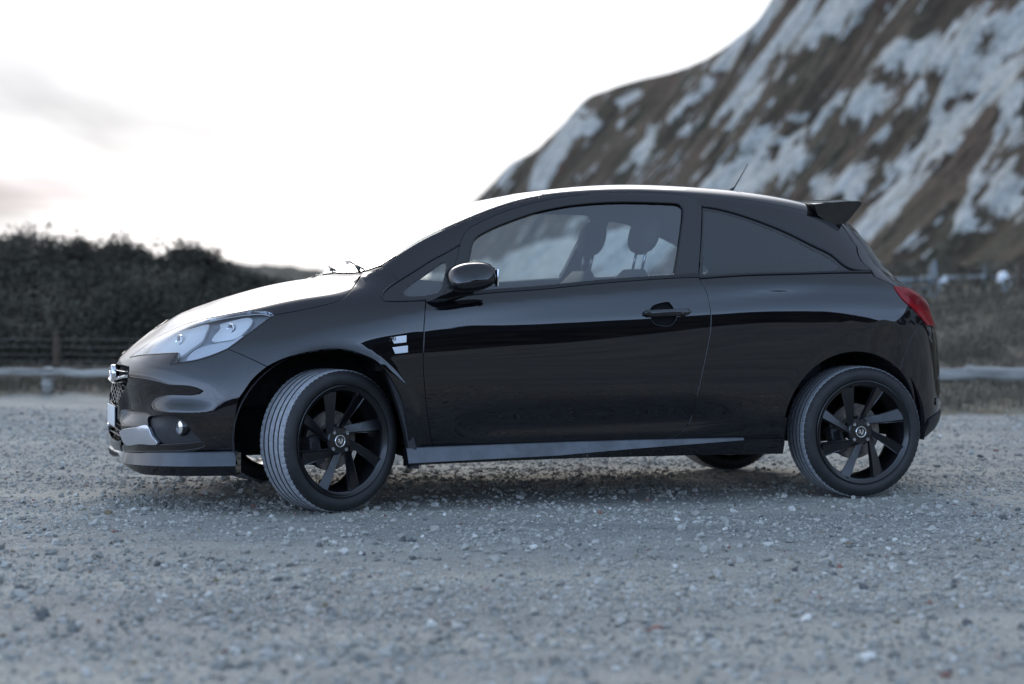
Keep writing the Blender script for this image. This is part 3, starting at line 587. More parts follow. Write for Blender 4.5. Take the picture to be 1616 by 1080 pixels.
# quarter light ahead of the door, fixed
ql=path('qlight_top','qlight_tip','qlight_bottom','door_sail','door_quarter')
for s_ in (-1,1):
    q1=panel('quarter_light',ql,'side',GLOSSB,CAR,holes=[path('qlight_glass')],side=s_,thick=.012,off=-.001,res=.02)
    panel('quarter_pane',path('qlight_glass'),'side',GLASS,q1,gap=-.003,thick=0,off=-.005,side=s_)
    strip('window_seal',path('qlight_top','qlight_tip','qlight_bottom')[::2],.004,.001,RUBBER,q1,s_,closed=False)
    q2=panel('rear_quarter_window',qtri,'side',GLOSSB,CAR,holes=[path('qpane')],side=s_,thick=.012,off=-.001,res=.02,gap=.001)
    panel('rear_quarter_pane',path('qpane'),'side',PRIV,q2,gap=-.003,thick=0,off=-.003,side=s_)
    strip('window_trim',path('qglass_top')[::2],.006,.002,RUBBER,q2,s_,closed=False)
    strip('window_trim',path('qglass_low')[::2],.006,.002,RUBBER,q2,s_,closed=False)
# wings
fb=C['fender_bottom']
ftop=(.19,.50,1.035)
cowl_y=lambda y: .155+.11*(y/.6)**2
wing_out=path('door_front','-qlight_bottom','-qlight_tip','pillar_seam',[C['pillar_seam'][-1],(.2378,.553,1.0400),(.2050,.50,1.033),C['bonnet_shut'][0]],'bonnet_shut',[C['bonnet_shut'][-1],C['lamp_top'][0],C['lamp_out'][-1]],'-lamp_out','bumper_seam','fender_arch',[C['fender_arch'][-1],fb[1]])
wing,wing2=pair('front_wing',wing_out,'side',PAINT,CAR,gap=.003,res=.02,thick=.016)
# bonnet
bf=[(-.655,0,.77),(-.652,.1,.77),(-.645,.2,.765),C['lamp_top'][4]]
bon=path(bf,[*C['lamp_top'][:5][::-1]],[C['lamp_top'][0],C['bonnet_shut'][-1]],'-bonnet_shut',[C['bonnet_shut'][0],(.165,.38,1.02),(.15,.2,1.02),(.145,0,1.02)])
bonnet=panel('bonnet',mirror_close(bon),'top',PAINT,CAR,side=1,res=.026,thick=.014,gap=.003)
# windscreen, roof
XT=1.03
ws_l=[p for p in rowline(LR,.2678,XT)]
ws=path([(.185,0,1.04),(.19,.2,1.04),(.215,.4,1.045),ws_l[0]],ws_l,[ws_l[-1],(XT+.025,.35,1.4),(XT+.035,.18,1.4),(XT+.04,0,1.41)])
cow=mirror_close(path([(.145,0,1.02),(.15,.2,1.02),(.165,.38,1.02),C['bonnet_shut'][0],(.2050,.50,1.033),(.2378,.553,1.04),C['pillar_seam'][-1]],[C['pillar_seam'][-1],ws_l[0]],[ws_l[0],(.215,.4,1.045),(.19,.2,1.04),(.185,0,1.04)]))
cowl=panel('cowl_grille',cow,'top',PLASTIC,CAR,side=1,off=-.006,res=.02)
wscreen=panel('windscreen',mirror_close(ws),'top',SCREEN,CAR,side=1,thick=0,res=.03,gap=.004,off=-.001)
rl=rowline(LR,XT,2.54)
ro=path([(XT+.04,0,1.41),(XT+.035,.18,1.4),(XT+.025,.35,1.4),rl[0]],rl,[rl[-1],(2.55,.30,1.36),(2.56,.15,1.38),(2.56,0,1.39)])
roof=panel('roof',mirror_close(ro),'top',PAINT,CAR,side=1,res=.03,thick=.012,gap=.0015)
# tail lights, tailgate, rear bumper
li=(2.985,.46,.875); lb=(2.93,.66,.80)
lt=path('light_low')
lamp_out=path(C['light_top'][:3]+[(2.90,.62,.952),(2.95,.54,.93),li],[li,(2.985,.50,.83),(2.965,.58,.795),lb,C['light_low'][-1]],'-light_low')
LIGHT_R=mat('red_lamp',(.26,.0,.006),.35,0,.5,.02,.1); LIGHT_R.node_tree.nodes['Principled BSDF'].inputs['Emission Color'].default_value=(0,0,0,1)
LIGHT_D=mat('dark_red_lamp',(.16,.0,.004),.3,0,.3,.02,.1)
for s_ in (-1,1):
    tl=panel('tail_light',lamp_out,'cr',LIGHT_R,CAR,side=s_,off=.004,thick=.02,res=.015)
    inn=[(2.742,.765,.955),(2.80,.73,.950),(2.86,.68,.938),(2.90,.64,.90),(2.90,.66,.86),(2.86,.70,.875),(2.80,.755,.905)]
    panel('lamp_segment',inn,'cr',LIGHT_D,tl,side=s_,off=.006,thick=.004,res=.015)
tg=path([(2.56,0,1.39),(2.56,.15,1.38),(2.55,.30,1.36),rl[-1]],[rl[-1],(2.51,.53,1.318),C['tail_edge'][-1]],'-tail_edge',[C['tail_edge'][0]]+C['light_top'][1:3]+[(2.90,.62,.952),(2.95,.54,.93),li],[li,(2.985,.50,.83),(3.0,.50,.78)],[(3.0,.50,.78),(3.08,.48,.64),(3.09,.40,.60)],[(3.09,.40,.60),(3.14,.2,.60),(3.16,0,.60)])
rg=[(2.66,0,1.335),(2.65,.25,1.335),(2.62,.42,1.30),(2.66,.535,1.20),(2.76,.60,1.09),(2.80,.63,1.03),(2.86,.60,1.005),(2.95,.3,1.0),(2.97,0,.998)]
tailgate=panel('tailgate',mirror_close(tg),'rear',GLOSSB,CAR,side=1,holes=[mirror_close(path(rg))],res=.026,thick=.014)
panel('rear_window',mirror_close(path(rg)),'rear',PRIV,tailgate,side=1,thick=0,off=-.004,gap=-.004,res=.03)
a5=math.degrees(math.asin((.285-AR[1])/AR[2]))
rb=path([(3.16,0,.60),(3.14,.2,.60),(3.09,.40,.60)],[(3.09,.40,.60),(3.08,.48,.64),(3.0,.50,.78)],[(3.0,.50,.78),(2.985,.50,.83),(2.965,.58,.795),lb,C['light_low'][-1],C['light_low'][3],C['bumper_rear_seam'][0]],'bumper_rear_seam',arc(AR[0],AR[1],AR[2],aR,a5,.84),[(AR[0]+AR[2]*.99,.82,.28),(2.86,.73,.275),(3.0,.50,.275),(3.06,.25,.275),(3.08,0,.275)])
rbump=panel('rear_bumper',mirror_close(rb),'cr',PAINT,CAR,side=1,res=.024,thick=.014)
dfp=path([(3.19,0,.40),(3.17,.25,.40),(3.10,.48,.40)],[(3.10,.48,.40),(2.95,.74,.37),(2.90,.765,.355)],[(2.90,.765,.355),(2.88,.74,.28),(2.95,.62,.275)],[(2.95,.62,.275),(3.06,.25,.275),(3.08,0,.275)])
panel('rear_diffuser',mirror_close(dfp),'cr',PLASTIC,rbump,side=1,off=.010,thick=.014,gap=0,res=.03)
for s_ in (-1,1):
    rf=[(2.955,.745,.455),(3.02,.66,.455),(3.09,.52,.455),(3.09,.52,.425),(3.02,.66,.425),(2.955,.745,.425)]
    panel('bumper_reflector',path([*rf,rf[0]],step=.05),'cr',GLOSSB,rbump,side=s_,off=.006,thick=.01,gap=0,res=.02)
# sill and side blade
sq=[(-1,0)]
sill_o=path('fender_bottom',[C['fender_bottom'][1]]+C['door_bottom'][::-1][1:],'-door_rear_low','quarter_seam',[C['quarter_seam'][-1],(2.112,.84,.29),(2.125,.80,.225)],[(2.125,.80,.225),(1.5,.80,.222),(.6,.80,.218),(.315,.79,.218)],[(.315,.79,.218),C['fender_bottom'][0]])
pair('sill',sill_o,'side',PAINT,CAR,res=.02,thick=.01,off=-.003)
def sweep(name,sections,mat_,parent,side=-1,sharp=35,caps=True):
    """sections: list of closed profiles (same count) of (x,y,z); y positive = outward"""
    bm=bmesh.new(); R=[]
    for s in sections: R.append([bm.verts.new((p[0],p[1]*side,p[2])) for p in s])
    n=len(R[0])
    for a,b in zip(R[:-1],R[1:]):
        for k in range(n): bm.faces.new((a[k],a[(k+1)%n],b[(k+1)%n],b[k]))
    if caps: bm.faces.new(R[0][::-1]); bm.faces.new(R[-1])
    bmesh.ops.recalc_face_normals(bm,faces=bm.faces)
    return bobj(name,bm,mat_,parent,True,sharp)
secs=[]
for x in np.linspace(.318,1.90,40):
    zt=float(np.interp(x,[.32,.45,.8,1.1,1.4,1.9],[.271,.274,.280,.285,.288,.289]))
    f=float(np.interp(x,[.32,1.0,1.9],[1,.85,.06])); zb=zt-.056*f-.004; yo=.882-.012*(x-.32)*0-(.030*(1-f))
    zl=float(np.interp(x,[.32,.45,.8,1.1,1.9],[.194,.199,.207,.212,.214]))
    secs.append([(x,.835,zt+.004),(x,.846,zt+.001),(x,yo,zb),(x,yo-.001,zb-.006),(x,.83,min(zl+.002,zb-.006)),(x,.79,zl),(x,.79,zt)])
for s_ in (-1,1): sweep('side_skirt',secs,DUSTY,CAR,s_,20)
secs=[]
for x in np.linspace(1.89,2.105,8):
    secs.append([(x,.835,.288),(x,.848,.284),(x,.846,.262),(x,.83,.214),(x,.79,.214),(x,.79,.288)])
for s_ in (-1,1): sweep('rear_side_skirt',secs,PAINT,CAR,s_,20)
# ---- front bumper with its openings
lt_=C['lip_top']
fbp=path([(-.84,0,.232),(-.835,.12,.232)],[(-.835,.12,.232)]+[p for p in lt_[::-1][2:]],'-bumper_arch','-bumper_seam','-lamp_low','-lamp_notch','-lamp_in',[C['lamp_in'][0]]+C['lamp_top'][::-1][1:4],bf[::-1])
grl=path([(-.82,0,.614),(-.815,.15,.615),(-.80,.285,.613)],[(-.80,.285,.613),(-.797,.312,.600),(-.802,.322,.577),(-.81,.305,.545),(-.818,.27,.519),(-.828,.215,.472),(-.83,.17,.44)],[(-.83,.17,.44),(-.835,0,.425)])
low=path([(-.84,0,.385),(-.84,.15,.382),(-.83,.24,.365)],[(-.83,.24,.365),(-.83,.27,.33),(-.83,.25,.285)],[(-.83,.25,.285),(-.84,.12,.275),(-.84,0,.274)])
fogh=path(C['fog']+[C['fog'][0]])
BL=C['blade']; FS=C['fogstrip']
fogall=path([BL[0],BL[1],BL[2],BL[3],BL[4],C['fog'][0],C['fog'][1],C['fog'][2],C['fog'][3],C['fog'][4],C['fog'][5],FS[5],FS[6],FS[7],FS[8],FS[9],FS[10],FS[11],BL[9],BL[0]])
mir=lambda L:[(x,-y,z) for x,y,z in L]
FOGB=mat('fog_bowl',(.16,.17,.19),.3,.6)
fb_o=panel('front_bumper',mirror_close(fbp),'cf',PAINT,CAR,side=1,holes=[mirror_close(grl),mirror_close(low),fogall,mir(fogall)],res=.02,thick=.02)
for s_ in (-1,1):
    fl=panel('fog_lamp_recess',path(C['fog']+[C['fog'][0]]),'cf',PLASTIC,CAR,side=s_,off=-.016,thick=.006,res=.015,gap=-.004)
    c,nn=project('cf',to2('cf',C['foglamp'][0])); c=Vector((c[0],c[1]*s_,c[2])); nn=Vector((nn[0],nn[1]*s_,nn[2]))
    nn=(nn*.6+Vector((-.8,0,0))).normalized()
    V,F,I=lathe([(-.02,.004,1),(-.021,.017,1),(-.006,.024,1),(.001,.027,0),(.003,.031,0),(.0,.035,0),(-.02,.037,0)],40)
    R=Vector((0,1,0)).rotation_difference(nn).to_matrix(); V=[tuple(R@Vector(v)+c-nn*.004) for v in V]
    mobj('fog_lamp',V,F,[GLOSSB,FOGB],fl,matidx=I)
    V,F,I=lathe([(.0,.0005),(-.002,.014),(-.006,.026)],32); V=[tuple(R@Vector(v)+c) for v in V]
    mobj('fog_lens',V,F,LENS,fl)
    panel('fog_blade',path(BL+[BL[0]]),'cf',SATIN,CAR,side=s_,off=.004,thick=.015,res=.015,gap=.001)
    panel('fog_trim',path(FS+[FS[0]]),'cf',GLOSSB,CAR,side=s_,off=-.004,thick=.012,res=.015,gap=.0)
# grille: dark backing, chrome wing bar, mesh bars, badge
gb=panel('grille',mirror_close(grl),'cf',SHELL,CAR,side=1,off=-.035,thick=0,gap=-.01,res=.03)
def plan_x(z,y):
    q,_=project('cf',(0.6*math.atan2(y,.6),z)); 
    for _i in range(4):
        a=math.atan2(y,-(q[0]-XF)); q,_n=project('cf',(.6*a,z))
    return q[0]
bm=bmesh.new()
for k,z in enumerate(np.arange(.445,.53,.0155)):
    yw=float(np.interp(z,[.44,.52,.58],[.17,.27,.32]))
    add_tube(bm,[(plan_x(z,y)+.008,y,z+.006*math.cos(y*70+k*3.1)) for y in np.linspace(-yw,yw,45)],.0032,6)
bobj('grille_mesh',bm,GLOSSB,gb)
def bar(name,z0,z1,y0,y1,h,dep,mt,n=30,off=-.004):
    for s_ in (-1,1):
        secs=[]
        for t in np.linspace(0,1,n):
            y=y0+(y1-y0)*t; z=z0+(z1-z0)*t**1.3; x=plan_x(z,y)-off*-1
            secs.append([(x-.006,y,z-h/2),(x-.010,y,z),(x-.006,y,z+h/2),(x+dep,y,z+h/2),(x+dep,y,z-h/2)])
        sweep(name,secs,mt,gb,s_,50)
bar('grille_bar',.548,.570,.03,.305,.013,.02,CHROME)
bar('grille_bar',.590,.590,.0,.30,.004,.02,CHROME)
bar('grille_bar',.527,.545,.0,.275,.006,.02,GLOSSB)
# round badge, seen from its edge
bc=(-.850,0,.572)
V,F,I=lathe([(0,.0005,1),(.002,.024,1),(.0022,.029,1),(.006,.032,0),(.007,.035,0),(.004,.039,0),(-.012,.040,0)],48)
V=[(-v[1]+bc[0]+.012,v[0]+bc[1],v[2]+bc[2]) for v in V]
mobj('badge',V,F,[CHROME,SATIN],gb,matidx=I)
lg=panel('lower_grille',mirror_close(low),'cf',SHELL,CAR,side=1,off=-.04,thick=0,gap=-.01,res=.03)
bm=bmesh.new()
for z in (.30,.325,.35): add_tube(bm,[(plan_x(z,y)+.01,y,z) for y in np.linspace(-.25,.25,20)],.004,6)
bobj('grille_mesh',bm,GLOSSB,lg)
PLATE=mat('plate_white',(.8,.8,.78),.35)
bm=bmesh.new(); add_box(bm,(-.842,0,.385),(.006,.26,.090),bev=.002); tag(bobj('number_plate',bm,PLATE,CAR),'white front number plate seen edge-on')
bm=bmesh.new(); add_box(bm,(-.836,0,.385),(.012,.22,.07)); bobj('plate_holder',bm,PLASTIC,CAR)
# front lip: swept round the bumper foot
def lipsec(t):
    # t 0..1 from centre to wheel arch
    pts=crom([(-.815,0),(-.81,.18),(-.785,.35),(-.71,.55),(-.60,.69),(-.46,.785),(-.408,.812)],.01)
    i=t*(len(pts)-1); a=int(i); b=min(a+1,len(pts)-1); f=i-a
    return pts[a][0]*(1-f)+pts[b][0]*f,pts[a][1]*(1-f)+pts[b][1]*f
def liproll(out0,prof,name,mt,t0=0,t1=1,n=50,both=True):
    P=[np.array(lipsec(t)) for t in np.linspace(t0,t1,n)]; R=[]
    for i,p in enumerate(P):
        d=P[min(i+1,n-1)]-P[max(i-1,0)]; d/=np.linalg.norm(d); o_=np.array([-d[1],d[0]]); 
        if o_[0]>0 or (abs(o_[0])<1e-6 and o_[1]<0): o_=o_ if o_[1]>0 else -o_
        t=t0+(t1-t0)*i/(n-1)
        R.append([(p[0]+o_[0]*a,p[1]+o_[1]*a,z) for a,z in prof(t)])
    for s_ in (-1,1): sweep(name,R,mt,CAR,s_,25)
def prof_lip(t):
    f=float(sm(.18,.34,t)); zb=.262-.0*t; 
    zt=float(np.interp(t,[0,.3,1],[.236,.243,.269])); h=.012+.045*f+.0*t
    zl=zt-h; zu=zl-.006-.036*float(sm(.2,.55,t))
    o1=.024
    return [(-.03,zt+.004),(.004,zt),(.010,zt-.003),(o1,zl),(o1-.002,zl-.006),(o1-.016,zu),(-.06,zu),(-.06,zt)]
liproll(0,prof_lip,'front_splitter',DUSTY)
# ---- headlamps
LAMPB=mat('lamp_bowl',(.88,.89,.90),.3,.0,.5); LAMPG=mat('lamp_grey',(.26,.28,.32),.3,.2); LAMPW=mat('lamp_white',(.62,.64,.68),.3,0)
lampo=path('lamp_top','lamp_in','lamp_notch','lamp_low','lamp_out')
def lerp_lamp(pxs): return pxs
LP_A=[(-.50,.640,.762),(-.42,.675,.80),(-.335,.700,.822),(-.30,.71,.812),(-.345,.725,.775),(-.42,.722,.745),(-.475,.70,.742),(-.43,.70,.772)]
for s_ in (-1,1):
    hl=panel('headlight',lampo,'cf',LAMPG,CAR,side=s_,off=-.030,thick=0,res=.018,gap=-.002)
    for k_,m_,o_ in (('lampA',LAMPB,-.016),('lampB',LAMPB,-.014),('lampC',LAMPW,-.018)): panel('lamp_reflector',path(C[k_]+[C[k_][0]]),'cf',m_,hl,side=s_,off=o_,thick=.012,res=.012,gap=0)
    for (k_,rr_) in (('lampB',.021),('lampA',.026)):
        c_=np.mean(np.array(C[k_]),0); q_,nn=project('cf',to2('cf',tuple(c_))); q_=q_-nn*.012
        d_=Vector((nn[0]-.5,nn[1],nn[2]*.3)).normalized(); Rm=Vector((0,1,0)).rotation_difference(d_).to_matrix()
        V,F,I=lathe([(-.010,.0005,1),(-.004,rr_*.45,1),(-.008,rr_*.62,1),(-.002,rr_*.92,0),(.004,rr_,0),(.003,rr_*1.12,0),(-.008,rr_*1.15,0)],32)
        V=[tuple(Vector(((Rm@Vector(v))[0]+q_[0],((Rm@Vector(v))[1]+q_[1])*s_,(Rm@Vector(v))[2]+q_[2]))) for v in V]
        mobj('lamp_projector',V,[f if s_>0 else f[::-1] for f in F],[CHROME,FOGB],hl,matidx=I)
    panel('lamp_cover',lampo,'cf',LENS,hl,side=s_,off=.0,thick=.012,res=.016,gap=.003)
    strip('lamp_seal',path('lamp_in','lamp_notch','lamp_low','lamp_out')[::2],.0045,-.002,RUBBER,hl,s_,dom='side',closed=False)
# ---- inner shell (structure behind the shut lines and the cabin lining)
sh_P=_PP-_NN*.017
cen=_PP[_QQ].mean(1)
ay=np.abs(cen[:,1])
kill=np.zeros(len(cen),bool)
XZ=cen[:,[0,2]]
def grow(L,dom,g_): return inset([to2(dom,p) for p in L],-g_)
side_ok=(ay>.5)
for L,g_ in ((gla,.006),(path('qlight_glass'),.004),(path('qpane'),.004)): kill|=pip(grow(L,'side',g_),XZ)&side_ok
AY=np.stack([cen[:,0],cen[:,1]],1); top_ok=cen[:,2]>1.03
kill|=pip(grow(mirror_close(ws),'top',-.012),AY)&top_ok
kill|=pip(grow(mirror_close(path(rg)),'rear',-.005),cen[:,[1,2]])&(cen[:,0]>2.5)
for cx,cz,r in (ARCH_F,ARCH_R): kill|=(np.hypot(cen[:,0]-cx,cen[:,2]-cz)<r+.012)&(ay>.4)
fa=np.array([to2('side',p) for p in path('fender_arch','-bumper_arch',step=.03)])
fa=np.array([(p[0],p[2]) for p in path('fender_arch')][::-1]+[(p[0],p[2]) for p in path('bumper_arch')]+[(-.40,.1),(.33,.1)])
kill|=pip(inset(fa,-.012),XZ)&(ay>.4)
kill|=pip(grow(lampo,'side',-.004),XZ)&(ay>.15)&(cen[:,0]<0)&(cen[:,2]<.9)
for h in (mirror_close(grl),mirror_close(low),fogall,mir(fogall)):
    A2=np.array([to2('cf',p) for p in cen]) if 'A2' not in globals() else A2
    kill|=pip(inset([to2('cf',p) for p in h],.0),A2)&(cen[:,0]<-.4)
mobj('body_shell',sh_P,_QQ[~kill],SHELL,CAR)
# underbody, liners
bm=bmesh.new(); add_box(bm,(1.24,0,.235),(1.70,1.50,.05)); add_box(bm,(-.52,0,.26),(.34,1.1,.05)); add_box(bm,(2.80,0,.30),(.30,1.1,.04)); add_box(bm,(0,0,.34),(.80,1.0,.20)); add_box(bm,(2.46,0,.40),(.80,.9,.20))
bobj('underbody',bm,SHELL,CAR)
def liner(cx,cz,r,a0,a1,y0=.40,y1=.835,bulge=0):
    V=[];F=[];n=40
    for i in range(n+1):
        t=math.radians(a0+(a1-a0)*i/n)
        for y in (y0,y1): V.append((cx+r*math.cos(t)*(1+bulge*max(0,-math.cos(t))),y,cz+r*math.sin(t)))
    for i in range(n): F.append((2*i,2*i+1,2*i+3,2*i+2))
    k=len(V)
    V.append((cx,y0,cz-.1))
    for i in range(n): F.append((2*i,2*i+2,k))
    return V,F
for (cx,cz,r),bl in ((ARCH_F,.10),(ARCH_R,0)):
    for s_ in (-1,1):
        V,F=liner(cx,cz,r+.025,-9,189 if cx>1 else 196,bulge=bl); V=[(a,b*s_,c_) for a,b,c_ in V]
        mobj('wheel_arch_liner',V,F,LINER,CAR)
for s_ in (-1,1):   # mud flaps behind the front wheels
    secs=[]
    for t in np.linspace(0,1,14):
        z=.60-.415*t; x=.235+.105*math.sin(t*1.45); wd=.012+.022*t
        secs.append([(x-.004,.845-.01*(1-t),z),(x+wd,.853-.01*(1-t),z),(x+wd,.79,z),(x-.004,.79,z)])
    sweep('mud_flap',secs,PLASTIC,CAR,s_,30)
# ---- wheels
TYRE=mat('tyre_rubber',(.018,.018,.019),.62); _q=NB(TYRE); _n=_q.noise(14,6,.7)
_tr=_q.ramp(_n.outputs[0],[(.3,(.012,.012,.013)),(.7,(.026,.026,.027))]); _q.l(_tr.outputs[0],_q.b.inputs['Base Color'])
TREAD=mat('tyre_tread',(.22,.23,.25),.75); _q=NB(TREAD); _n=_q.noise(50,6,.75)
_tr=_q.ramp(_n.outputs[0],[(.3,(.20,.208,.222)),(.55,(.31,.32,.34)),(.8,(.44,.45,.47))]); _q.l(_tr.outputs[0],_q.b.inputs['Base Color'])
RIM=mat('satin_black_wheel',(.005,.005,.0065),.30,.1,.5,.2)
DISC=speckled(mat('brake_disc',(.22,.20,.185),.4,.8),40,.4,.5)
BOLT=mat('bolt_steel',(.45,.43,.42),.35,.9)
CAL=mat('caliper',(.05,.05,.055),.6,.4)
R_T,W_T=.307,.212
def tyre_mesh():
    prof=[]  # (axial y, radius, mat, kind)
    h=W_T/2
    outer=[(-h+.022,.236),(-h+.012,.241),(-h+.003,.250),(-h-.001,.262),(-h-.001,.274),(-h+.005,.287),(-h+.013,.296),(-h+.021,.3015)]
    pts=[(a,r,0,0) for a,r in outer]
    # tread blocks with four straight grooves
    gr=[-.052,-.020,.016,.050]; gw=.0045
    tread=[(-h+.024,.3030)]
    crown=lambda y: .307-.0055*(abs(y)/h)**3
    xs=[-h+.030]
    for g_ in gr: xs+=[g_-gw,g_-gw+.0012,g_+gw-.0012,g_+gw]
    xs+=[h-.030]
    tr=[(-h+.024,crown(-h+.024),1,1),(-h+.030,crown(-h+.030),1,1)]
    for g_ in gr:
        tr+=[(g_-gw,crown(g_),1,0),(g_-gw+.0012,crown(g_)-.0075,0,0),(g_+gw-.0012,crown(g_)-.0075,0,0),(g_+gw,crown(g_),1,0)]
    tr+=[(h-.030,crown(h-.03),1,1),(h-.024,crown(h-.024),1,1)]
    pts+=tr+[(-a,r,0,0) for a,r in outer[::-1]]
    # material index applies to the span starting at the point
    n=360;V=[];F=[];I=[];k=len(pts)
    for a in range(n):
        t=2*math.pi*a/n; sipe=(a%5==0)
        for i,(y,r,m,s_) in enumerate(pts):
            rr=r-(.0035 if sipe and (6<=i<=9 or k-10<=i<=k-7) and r>.29 else 0)
            V.append((rr*math.cos(t),y,rr*math.sin(t)))
    for a in range(n):
        b=(a+1)%n
        for i in range(k-1):
            F.append((a*k+i,a*k+i+1,b*k+i+1,b*k+i)); mi=1 if (7<=i<=k-9) and pts[i][1]>.2995 and pts[i+1][1]>.2995 else 0
            I.append(mi)
    return V,F,I
def rim_mesh():
    """outboard is -y; spokes in four twisted pairs"""
    bm=bmesh.new()
    prof=[(.095,.232),(.09,.222),(.03,.200),(-.02,.203),(-.075,.212),(-.088,.218),(-.093,.228),(-.099,.2335),(-.1015,.2375),(-.100,.2405),(-.094,.2415),(-.088,.237),(-.075,.226),(.02,.214),(.09,.230),(.095,.232)]
    V,F,_=lathe(prof,96)
    bv=[bm.verts.new(v) for v in V]
    for f in F: bm.faces.new([bv[i] for i in f])
    def blade(a0,a1,w0,w1,twist):
        # from hub radius .045 to rim .214; angle swings a0->a1
        R=[]
        for t in np.linspace(0,1,14):
            pa=np.array([math.cos(math.radians(a0)),0,math.sin(math.radians(a0))])*.046; pb=np.array([math.cos(math.radians(a1)),0,math.sin(math.radians(a1))])*.219; wd=w0+(w1-w0)*t**1.2
            y=-.070-.010*math.sin(t*math.pi*.6)-.012*t; dz=.034-.014*t
            dd=(pb-pa)/np.linalg.norm(pb-pa); v=np.array([-dd[2],0,dd[0]]); c=pa+(pb-pa)*t
            # ridge off centre gives a faceted, turbine-like blade
            rd=twist
            P=[c-v*wd*.5+[0,y+dz*.35,0], c-v*wd*.42+[0,y+.010,0], c+v*wd*(rd*.32)+[0,y-.004,0], c+v*wd*.42+[0,y+.010,0], c+v*wd*.5+[0,y+dz*.35,0], c+v*wd*.25+[0,y+dz,0], c-v*wd*.25+[0,y+dz,0]]
            R.append([bm.verts.new(p) for p in P])
        for A,B in zip(R[:-1],R[1:]):
            n=len(A)
            for k in range(n): bm.faces.new((A[k],A[(k+1)%n],B[(k+1)%n],B[k]))
        bm.faces.new(R[0][::-1]); bm.faces.new(R[-1])
    for q in range(4):
        b=q*90
        blade(b+166,b+111,.030,.070,-1)
        blade(b+94,b+67,.024,.056,1)
    hubp=[(-.040,.062),(-.066,.062),(-.072,.056),(-.074,.030),(-.070,.027),(-.062,.026),(-.062,.0005)]
    V,F,_=lathe(hubp,48); bv=[bm.verts.new(v) for v in V]
    for f in F: bm.faces.new([bv[i] for i in f])
    bmesh.ops.recalc_face_normals(bm,faces=bm.faces)
    me=bpy.data.meshes.new('wheel'); bm.normal_update(); bm.to_mesh(me); bm.free(); me.materials.append(RIM)
    me.polygons.foreach_set('use_smooth',[True]*len(me.polygons)); me.set_sharp_from_angle(angle=math.radians(28)); return me
_V,_F,_I=tyre_mesh()
tyre_me=bpy.data.meshes.new('tyre'); tyre_me.from_pydata(_V,[],_F); tyre_me.materials.append(TYRE); tyre_me.materials.append(TREAD)
tyre_me.polygons.foreach_set('material_index',_I); tyre_me.polygons.foreach_set('use_smooth',[True]*len(_F)); tyre_me.update(); tyre_me.set_sharp_from_angle(angle=math.radians(30))
rim_me=rim_mesh()
def cap_mesh():
    """round centre cap with a winged beast holding a flag, raised in metal on a dark ground"""
    V,F,I=lathe([(0,.0005,1),(0,.0215,1),(-.0012,.0222,0),(-.0022,.0235,0),(-.0022,.0262,0),(-.0005,.0275,0),(.006,.0275,0)],40)
    shapes=[ # in a unit disc, seen from outside, x forward (left), z up
     [(-.62,.18),(-.50,.42),(-.30,.50),(-.12,.38),(-.10,.12),(-.02,-.10),(.16,-.22),(.30,-.12),(.22,.10),(.30,.34),(.52,.50),(.60,.26),(.52,-.02),(.44,-.36),(.20,-.58),(-.06,-.62),(.02,-.48),(.12,-.40),(-.08,-.34),(-.24,-.16),(-.34,.04),(-.30,.20),(-.44,.22),(-.52,.10)],
     [(-.64,-.02),(-.40,-.08),(-.38,-.30),(-.62,-.24)],[(-.36,.02),(-.31,.02),(-.28,-.62),(-.33,-.62)],[(.28,.60),(.44,.66),(.36,.50),(.20,.44)]]
    for s in shapes:
        k=len(V); V+=[(-x*.022 if False else x*.022,-.0022,z*.022) for x,z in s]; V+=[(x*.022,.0,z*.022) for x,z in s]; n=len(s)
        F.append(tuple(range(k,k+n))); I.append(0)
        for i in range(n): F.append((k+i,k+n+i,k+n+(i+1)%n,k+(i+1)%n)); I.append(0)
    me=bpy.data.meshes.new('centre_cap'); me.from_pydata(V,[],F); me.materials.append(CHROME); me.materials.append(GLOSSB); me.polygons.foreach_set('material_index',I); me.update(); return me
cap_me=cap_mesh()
bm=bmesh.new(); 
V,F,_=lathe([(0,.0005),(-.004,.005),(-.004,.0085),(.012,.0095)],6); bv=[bm.verts.new(v) for v in V]; [bm.faces.new([bv[i] for i in f]) for f in F]
bolt_me=bpy.data.meshes.new('wheel_bolt'); bm.normal_update(); bm.to_mesh(bm and bolt_me); bm.free(); bolt_me.materials.append(BOLT)
def link(name,me,parent,loc=(0,0,0),rot=(0,0,0)):
    o=bpy.data.objects.new(name,me); COL.objects.link(o); o.parent=parent; o.location=loc; o.rotation_euler=rot; return o
def lm(name,prof,mt,n=64):
    V,F,_=lathe(prof,n); me=bpy.data.meshes.new(name); me.from_pydata(V,[],F); me.materials.append(mt); me.polygons.foreach_set('use_smooth',[True]*len(F)); me.update(); me.set_sharp_from_angle(angle=math.radians(40)); return me
disc_f=lm('brake_disc',[(-.02,.06),(-.03,.07),(-.03,.075),(-.02,.078),(-.02,.128),(-.018,.130),(.0,.130),(.002,.128),(.002,.05)],DISC)
bm=bmesh.new(); 
for a in np.linspace(-.35,.35,6): add_box(bm,(.112*math.cos(a),-.012,.112*math.sin(a)),(.05,.07,.05),Matrix.Rotation(0,3,'Y'),bev=.006)
cal_me=bpy.data.meshes.new('brake_caliper'); bm.normal_update(); bm.to_mesh(cal_me); bm.free(); cal_me.materials.append(CAL)
